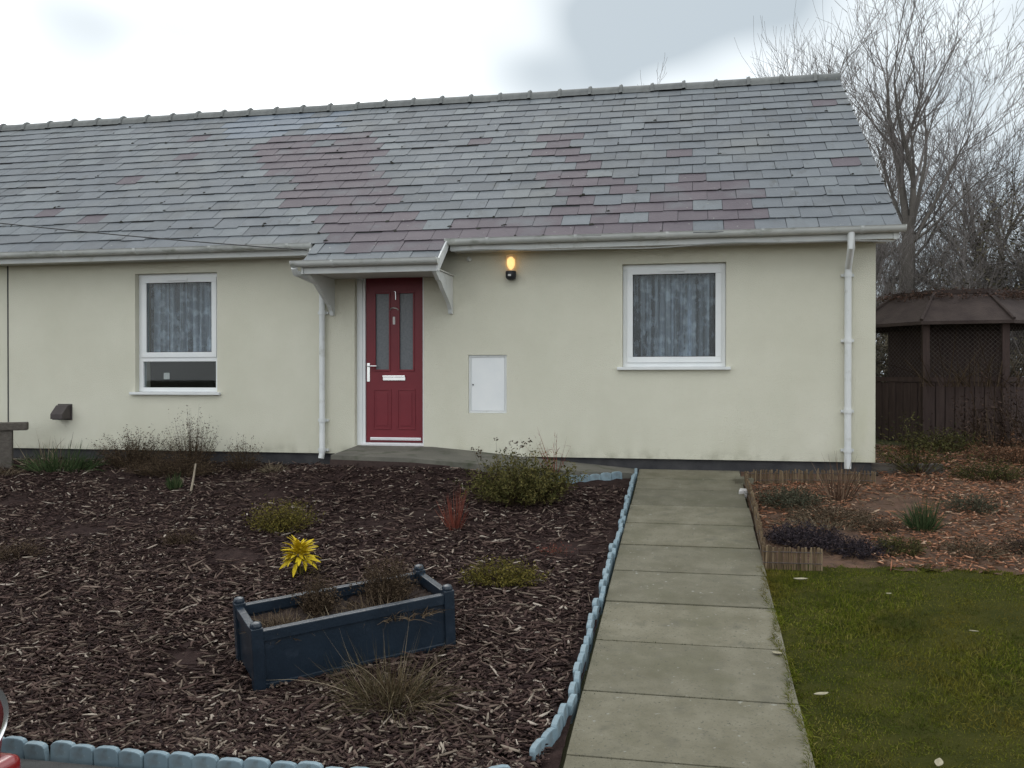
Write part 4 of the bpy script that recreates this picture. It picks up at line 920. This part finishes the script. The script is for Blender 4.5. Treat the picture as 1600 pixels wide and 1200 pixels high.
for k in range(8):
    a, b, c, d = oc(k, SR+.17), oc(k+1, SR+.17), oc(k+1, .80), oc(k, .80)
    q = [(a.x, a.y, SE-.035), (b.x, b.y, SE-.035), (c.x, c.y, ST), (d.x, d.y, ST)]
    child(MB().add(q + [(x, y, z-.04) for x, y, z in q], [(0,1,2,3),(7,6,5,4),(0,4,5,1),(1,5,6,2),(2,6,7,3),(3,7,4,0)]).build('roof_panel', M_shedroof, None), sh)
    child(MB().tube([(a.x, a.y, SE-.02), (d.x, d.y, ST+.012)], .022, 6).build('hip_strip', M_shedroof, None), sh)
cap = [oc(k, .82) for k in range(8)]
child(MB().prism([(p.x, p.y) for p in cap], 'z', ST-.005, ST+.05).build('roof_cap', M_shedroof, None), sh)
child(MB().box(SC.x-.75, SC.x+.75, SC.y+.1, SC.y+.2, SB, SE-.1).build('nest_box_wall', M_shedw, None), sh)
heather('dead russet creeper heaped on the shed roof', (SC.x+.05, SC.y-.2, ST-.06), 1.05, .20, leaf_mat('creeper', (.04, .024, .019), (.075, .044, .034), (.12, .07, .052)), L_brown, 900, 9, .03, name='dead_creeper', ry=.85, seed=96, spread=1.2)
r_ = plant('dead_creeper', 'dead creeper stems trailing down the netting of the shed', (SC.x+.1, SC.y-1.18, .75)); foliage(r_, 'stems', 170, 1.0, .06, .85, .9, .007, L_brown, .4, .3, 5, .9, 97)

# ------------------------------------------------------------------ trees
class Tree:
    def __init__(s, seed): s.r = random.Random(seed); s.tv, s.tf, s.cv, s.cf = [], [], [], []; s.tips = []
    def seg(s, pts, rs, n, crown):
        V, F = (s.cv, s.cf) if crown else (s.tv, s.tf); b = len(V); ref = Vector((.3, 1, .2)).normalized()
        for i, p in enumerate(pts):
            t_ = (pts[min(i+1, len(pts)-1)] - pts[max(0, i-1)])
            if t_.length < 1e-6: t_ = Vector((0, 0, 1))
            t_.normalize(); a = (ref - t_*ref.dot(t_)); a = a.normalized() if a.length > 1e-4 else Vector((1, 0, 0)); c = t_.cross(a)
            for k in range(n):
                an = 2*math.pi*k/n; V.append(tuple(p + (a*math.cos(an) + c*math.sin(an))*rs[i]))
        for i in range(len(pts)-1):
            for k in range(n): F.append((b+i*n+k, b+i*n+(k+1) % n, b+(i+1)*n+(k+1) % n, b+(i+1)*n+k))
    def grow(s, p, d, ln, r0, lvl, maxl, kids, ang, upb, wig, shrink=.62, minr=.005):
        r = s.r; n = max(3, 6-lvl) if lvl else 6; pts, rs = [p.copy()], [r0]; q = p.copy(); dd = d.copy()
        ns = n
        for i in range(ns):
            dd = (dd + Vector((r.gauss(0, wig), r.gauss(0, wig), r.gauss(0, wig)*.6 + upb))).normalized(); q = q + dd*(ln/ns); pts.append(q.copy()); rs.append(max(minr*.7, r0*(1 - .72*(i+1)/ns)))
        s.seg(pts, rs, 8 if lvl == 0 else (5 if lvl == 1 else 3), lvl >= 2)
        if lvl >= maxl: s.tips.append(pts[-1]); return
        kn = kids[min(lvl, len(kids)-1)]
        for k in range(kn):
            t_ = r.uniform(.25 if lvl else .35, 1.0) if k else 1.0
            i = min(int(t_*ns), ns-1); f = t_*ns - i; bp = pts[i].lerp(pts[min(i+1, ns)], f); br = max(minr, (rs[i]*(1-f) + rs[min(i+1, ns)]*f)*.66)
            base = (pts[min(i+1, ns)] - pts[i]).normalized(); rnd = Vector((r.gauss(0, 1), r.gauss(0, 1), r.gauss(0, .6))); side = (rnd - base*rnd.dot(base)).normalized()
            a = r.uniform(.5, 1.25)*ang; nd = (base*math.cos(a) + side*math.sin(a)).normalized()
            s.grow(bp, nd, ln*shrink*r.uniform(.7, 1.2), br, lvl+1, maxl, kids, ang, upb, wig, shrink, minr)
def tree(name, label, loc, seed, d0, ln, r0, maxl, kids, ang=.6, upb=.08, wig=.12, shrink=.62, minr=.006, group='bare trees behind the cottage', leaves=0, stems=None):
    T_ = Tree(seed); base = Vector((0, 0, -.1))
    if stems:
        for (dx, dy, dz, l_, r_s) in stems: T_.grow(base, Vector((dx, dy, dz)).normalized(), l_, r_s, 0, maxl, kids, ang, upb, wig, shrink, minr)
    else: T_.grow(base, Vector(d0).normalized(), ln, r0, 0, maxl, kids, ang, upb, wig, shrink, minr)
    root = empty(name, (loc[0], loc[1], g(loc[0], loc[1]))); tag(root, label, 'tree', group)
    link('trunk', np_mesh('trunk', T_.tv, T_.tf, True), root, M_bark); cr = link('crown', np_mesh('crown', T_.cv, T_.cf), root, M_twig)
    if leaves:
        r = np.random.default_rng(seed); tp = np.array([tuple(p) for p in T_.tips]); i = r.integers(0, len(tp), leaves)
        c = tp[i] + r.normal(0, .16, (leaves, 3)); d = r.normal(0, 1, (leaves, 3)); d /= np.linalg.norm(d, axis=1)[:, None]
        V, F = blades(c, d, r.uniform(.03, .07, leaves), r.uniform(.02, .04, leaves), r.uniform(0, .3, leaves), 2, r)
        link('leaves', np_mesh('leaves', V, F), cr, M_ivy)
    return root
# main tree: trunk forking low into tall upright stems
def main_tree():
    T_ = Tree(21); fork = Vector((.06, 0, 3.35)); K = (7, 7, 6, 4, 3)
    T_.seg([Vector((.0, 0, -.2)), Vector((.02, 0, .6)), Vector((.03, 0, 1.8)), Vector((.05, 0, 2.7)), fork], [.22, .17, .15, .14, .12], 10, False)
    for (d, l_, r_) in (((-.10, .05, 1), 3.0, .085), ((.13, -.1, 1), 3.1, .075), ((.38, .1, 1), 2.7, .055), ((.70, .0, .9), 2.5, .045), ((-.30, .2, 1), 2.0, .04), ((.85, -.2, .5), 1.9, .032), ((-.45, -.2, .8), 1.5, .03)):
        T_.grow(fork - Vector((0, 0, T_.r.uniform(0, .35))), Vector(d).normalized(), l_, r_, 1, 5, K, .55, .09, .09, .58, .0036)
    root = empty('bare_tree', (4.10, 9, g(4, 9))); tag(root, 'tallest bare tree with a forked trunk behind the gable end', 'tree', 'bare trees behind the cottage')
    link('trunk', np_mesh('trunk', T_.tv, T_.tf, True), root, M_bark); link('crown', np_mesh('crown', T_.cv, T_.cf), root, M_twig)
main_tree()
def fan_tree():
    T_ = Tree(37); K = (7, 7, 10, 7, 4)
    T_.seg([Vector((0, 0, -.2)), Vector((.03, 0, 2)), Vector((0, 0, 4)), Vector((.02, 0, 5.6))], [.19, .15, .12, .09], 8, False)
    for k in range(13):
        a = k*2.4; t_ = T_.r.uniform(.25, .75); T_.grow(Vector((.02, 0, 4.0 + .13*k)), Vector((math.cos(a)*t_, math.sin(a)*t_*.6, 1)).normalized(), T_.r.uniform(1.9, 2.7), .04, 2, 4, K, .55, .07, .09, .55, .004)
    root = empty('bare_tree', (2.95, 12.6, g(2, 12.6))); tag(root, 'bare tree whose fanned crown shows over the right end of the ridge', 'tree', 'bare trees behind the cottage')
    link('trunk', np_mesh('trunk', T_.tv, T_.tf, True), root, M_bark); link('crown', np_mesh('crown', T_.cv, T_.cf), root, M_twig)
fan_tree()
tree('bare_tree', 'bare tree rising close behind the verge, left of the tallest one', (3.25, 11.5), 32, (.02, 0, 1), 4.4, .15, 4, (11, 8, 6, 4), .68, .06, .12, .52, .004)
tree('bare_tree', 'slim bare tree with only its tip showing over the ridge', (.95, 16.5), 33, (-.02, 0, 1), 5.0, .12, 4, (5, 4, 4, 3), .45, .10, .08, .52, .005)
tree('bare_tree', 'thin dark trunk standing between gable end and tallest tree', (3.95, 10.4), 34, (.03, 0, 1), 3.2, .12, 4, (6, 5, 4, 4), .75, .05, .13, .55, .004)
tree('bare_tree', 'bare spreading tree at the right edge of the photograph', (7.6, 12), 35, (.06, 0, 1), 3.9, .17, 4, (9, 8, 6, 4), .7, .06, .12, .58, .004)
for i, (x_, y_, sd_, h_, lab) in enumerate(((5.35, 9.6, 41, 1.9, 'tangled leafy thicket tree just right of the tallest tree'), (6.35, 9.3, 42, 2.35, 'tangled leafy thicket tree, middle one of the three'), (7.45, 9.0, 43, 2.3, 'tangled leafy thicket tree at the right edge'))):
    R_ = random.Random(sd_)
    tree('thicket_tree', lab, (x_, y_), sd_, None, 0, 0, 3, (11, 8, 6), .78, .06, .16, .55, .004, 'leafy thicket behind the shed', 5200, [(R_.gauss(0, .25), R_.gauss(0, .2), 1, h_*R_.uniform(.8, 1.25), R_.uniform(.04, .09)) for _ in range(6)])
for i, (x_, y_, lab) in enumerate(((4.65, 8.4, 'slender bare sapling left of the shed roof'), (5.0, 10.8, 'slender bare sapling over the middle of the shed roof'), (5.9, 11.2, 'slender bare sapling behind the thicket'), (3.55, 8.7, 'slender bare sapling against the gable end'), (4.35, 12.5, 'slender far sapling behind the tallest tree'))):
    R_ = random.Random(70+i)
    tree('sapling', lab, (x_, y_), 80+i, None, 0, 0, 3, (8, 7, 5), .62, .09, .13, .55, .0038, 'slender saplings behind the shed', 0, [(R_.gauss(0, .2), R_.gauss(0, .15), 1, R_.uniform(1.9, 2.7), R_.uniform(.03, .05)) for _ in range(4)])
# rough hedge bank behind the shed
def bank():
    n_ = 26000; r = np.random.default_rng(77); x = r.uniform(2.2, 12, n_); y = 7.4 + r.normal(0, .35, n_); top = 1.2 + .22*np.sin(x*2.2) + .15*np.sin(x*5.3+1); z = .2 + r.random(n_)**.8*top
    d = r.normal(0, 1, (n_, 3)); d[:, 2] = np.abs(d[:, 2]); d /= np.linalg.norm(d, axis=1)[:, None]
    V, F = blades(np.stack([x, y, z], 1), d, r.uniform(.06, .16, n_), r.uniform(.018, .04, n_), r.uniform(0, .4, n_), 2, r)
    root = empty('hedge', (6, 7.4, .25)); tag(root, 'dull brown green hedge bank behind the shed', 'hedge')
    o = link('foliage', np_mesh('foliage', V - np.array([6, 7.4, .25]), F), root, M_ivy)
    mb = MB()
    for k in range(60):
        x_ = -3.7 + 9.6*k/59; mb.tube([(x_, random.gauss(0, .15), -.1), (x_+random.gauss(0, .1), random.gauss(0, .15), .7), (x_+random.gauss(0, .25), random.gauss(0, .2), 1.45)], [.02, .015, .006], 4, False)
    mb.build('stems', M_twig, root)
bank()

# ------------------------------------------------------------------ red car, its corner just inside the frame
def car():
    root = empty('parked_car', (-4.1, -7.45, -.812)); tag(root, 'red car at the bottom left corner, only a rounded lamp and red edge in view', 'car')
    M_paint = mat('red_car_paint', (.22, .010, .012), (.25, .013, .014), scale=3, rough=.22, spec=.6); M_paint.node_tree.nodes['Principled BSDF'].inputs['Coat Weight'].default_value = .6
    M_tyre = mat('tyre_rubber', (.015, .015, .016), (.025, .025, .026), scale=20, rough=.85)
    M_lens = mat('red_lamp_lens', (.10, .020, .022), (.14, .03, .03), scale=9, rough=.12, spec=.6)
    M_tint = mat('tinted_glass', (.015, .018, .02), (.025, .028, .03), scale=3, rough=.05, spec=.7)
    # stations along x (relative), rear at +x: (x, z_low, z_high, half width)
    stn = [(-1.80, .38, .50, .45), (-1.74, .26, .60, .66), (-1.5, .20, .70, .77), (-.8, .18, .80, .80), (0, .18, .80, .81), (.9, .18, .80, .81), (1.45, .19, .74, .80), (1.66, .22, .62, .775), (1.745, .28, .54, .73), (1.775, .36, .46, .64)]
    V, F = [], []; n_ = 20
    for (x, z0, z1, hw) in stn:
        cz, hz = (z0+z1)/2, (z1-z0)/2
        for k in range(n_):
            a = 2*math.pi*k/n_; c, s_ = math.cos(a), math.sin(a); ex = .45
            V.append((x, hw*math.copysign(abs(c)**ex, c), cz + hz*math.copysign(abs(s_)**ex, s_)))
    for i in range(len(stn)-1):
        for k in range(n_): F.append((i*n_+k, i*n_+(k+1) % n_, (i+1)*n_+(k+1) % n_, (i+1)*n_+k))
    F += [tuple(range(n_)), tuple(range((len(stn)-1)*n_, len(stn)*n_))[::-1]]
    MB().add(V, F).build('body', M_paint, root, smooth=True)
    for xs_b, nm in ((1.70, 'rear_bumper'), (-1.80, 'front_bumper')):
        MB().box(xs_b-.08, xs_b+.125 if xs_b > 0 else xs_b+.10, -.74, .74, .215, .345).build(nm, M_paint, root, bevel=.045, smooth=True, seg=4)
    cab = [(-.95, .78, .60), (-.35, 1.28, .58), (.55, 1.33, .58), (1.05, 1.20, .57), (1.45, .70, .62)]
    V, F = [], []
    for (x, z, hw) in cab: V += [(x, -hw-.10, .70), (x, -hw, z), (x, hw, z), (x, hw+.10, .70)]
    for i in range(4):
        for k in range(3): F.append((i*4+k, i*4+k+1, i*4+5+k, i*4+4+k))
    F += [(0, 3, 2, 1), (16, 17, 18, 19)]
    MB().add(V, F).build('cabin', M_paint, root, bevel=.03)
    for s_ in (-1, 1):
        MB().add([(-.70, s_*.712, .84), (1.12, s_*.712, .84), (.85, s_*.622, 1.19), (-.28, s_*.622, 1.19)], [(0, 1, 2, 3)]).build('side_window', M_tint, root)
        for xw in (-1.12, 1.05):
            wh = MB().lathe([(.17, -.085), (.285, -.085), (.30, -.05), (.30, .05), (.285, .085), (.17, .085)], (xw, s_*.73, .30), 24, 'y').build('wheel', M_tyre, root, smooth=True)
            MB().lathe([(.16, -.09), (.17, -.06), (.17, .06), (.16, .09)], (xw, s_*.735, .30), 20, 'y').build('rim', M_alu, wh, smooth=True)
        lc_ = (1.735, s_*.60, .49)
        lp = MB().lathe([(.105, -.06), (.105, .03), (.085, .05), (.03, .062)], lc_, 24, 'x').build('tail_lamp', M_lens, root, smooth=True)
        MB().lathe([(.125, -.03), (.128, .03), (.118, .042), (.108, .036)], lc_, 28, 'x').build('lamp_rim', M_chrome, lp, smooth=True)
    MB().add([(-.86, -.53, .86), (-.86, .53, .86), (-.42, .50, 1.235), (-.42, -.50, 1.235)], [(0, 1, 2, 3)]).build('windscreen', M_tint, root)
    MB().add([(1.375, -.50, .84), (1.375, .50, .84), (1.13, .46, 1.14), (1.13, -.46, 1.14)], [(0, 1, 2, 3)]).build('rear_window', M_tint, root)
    return root
car()
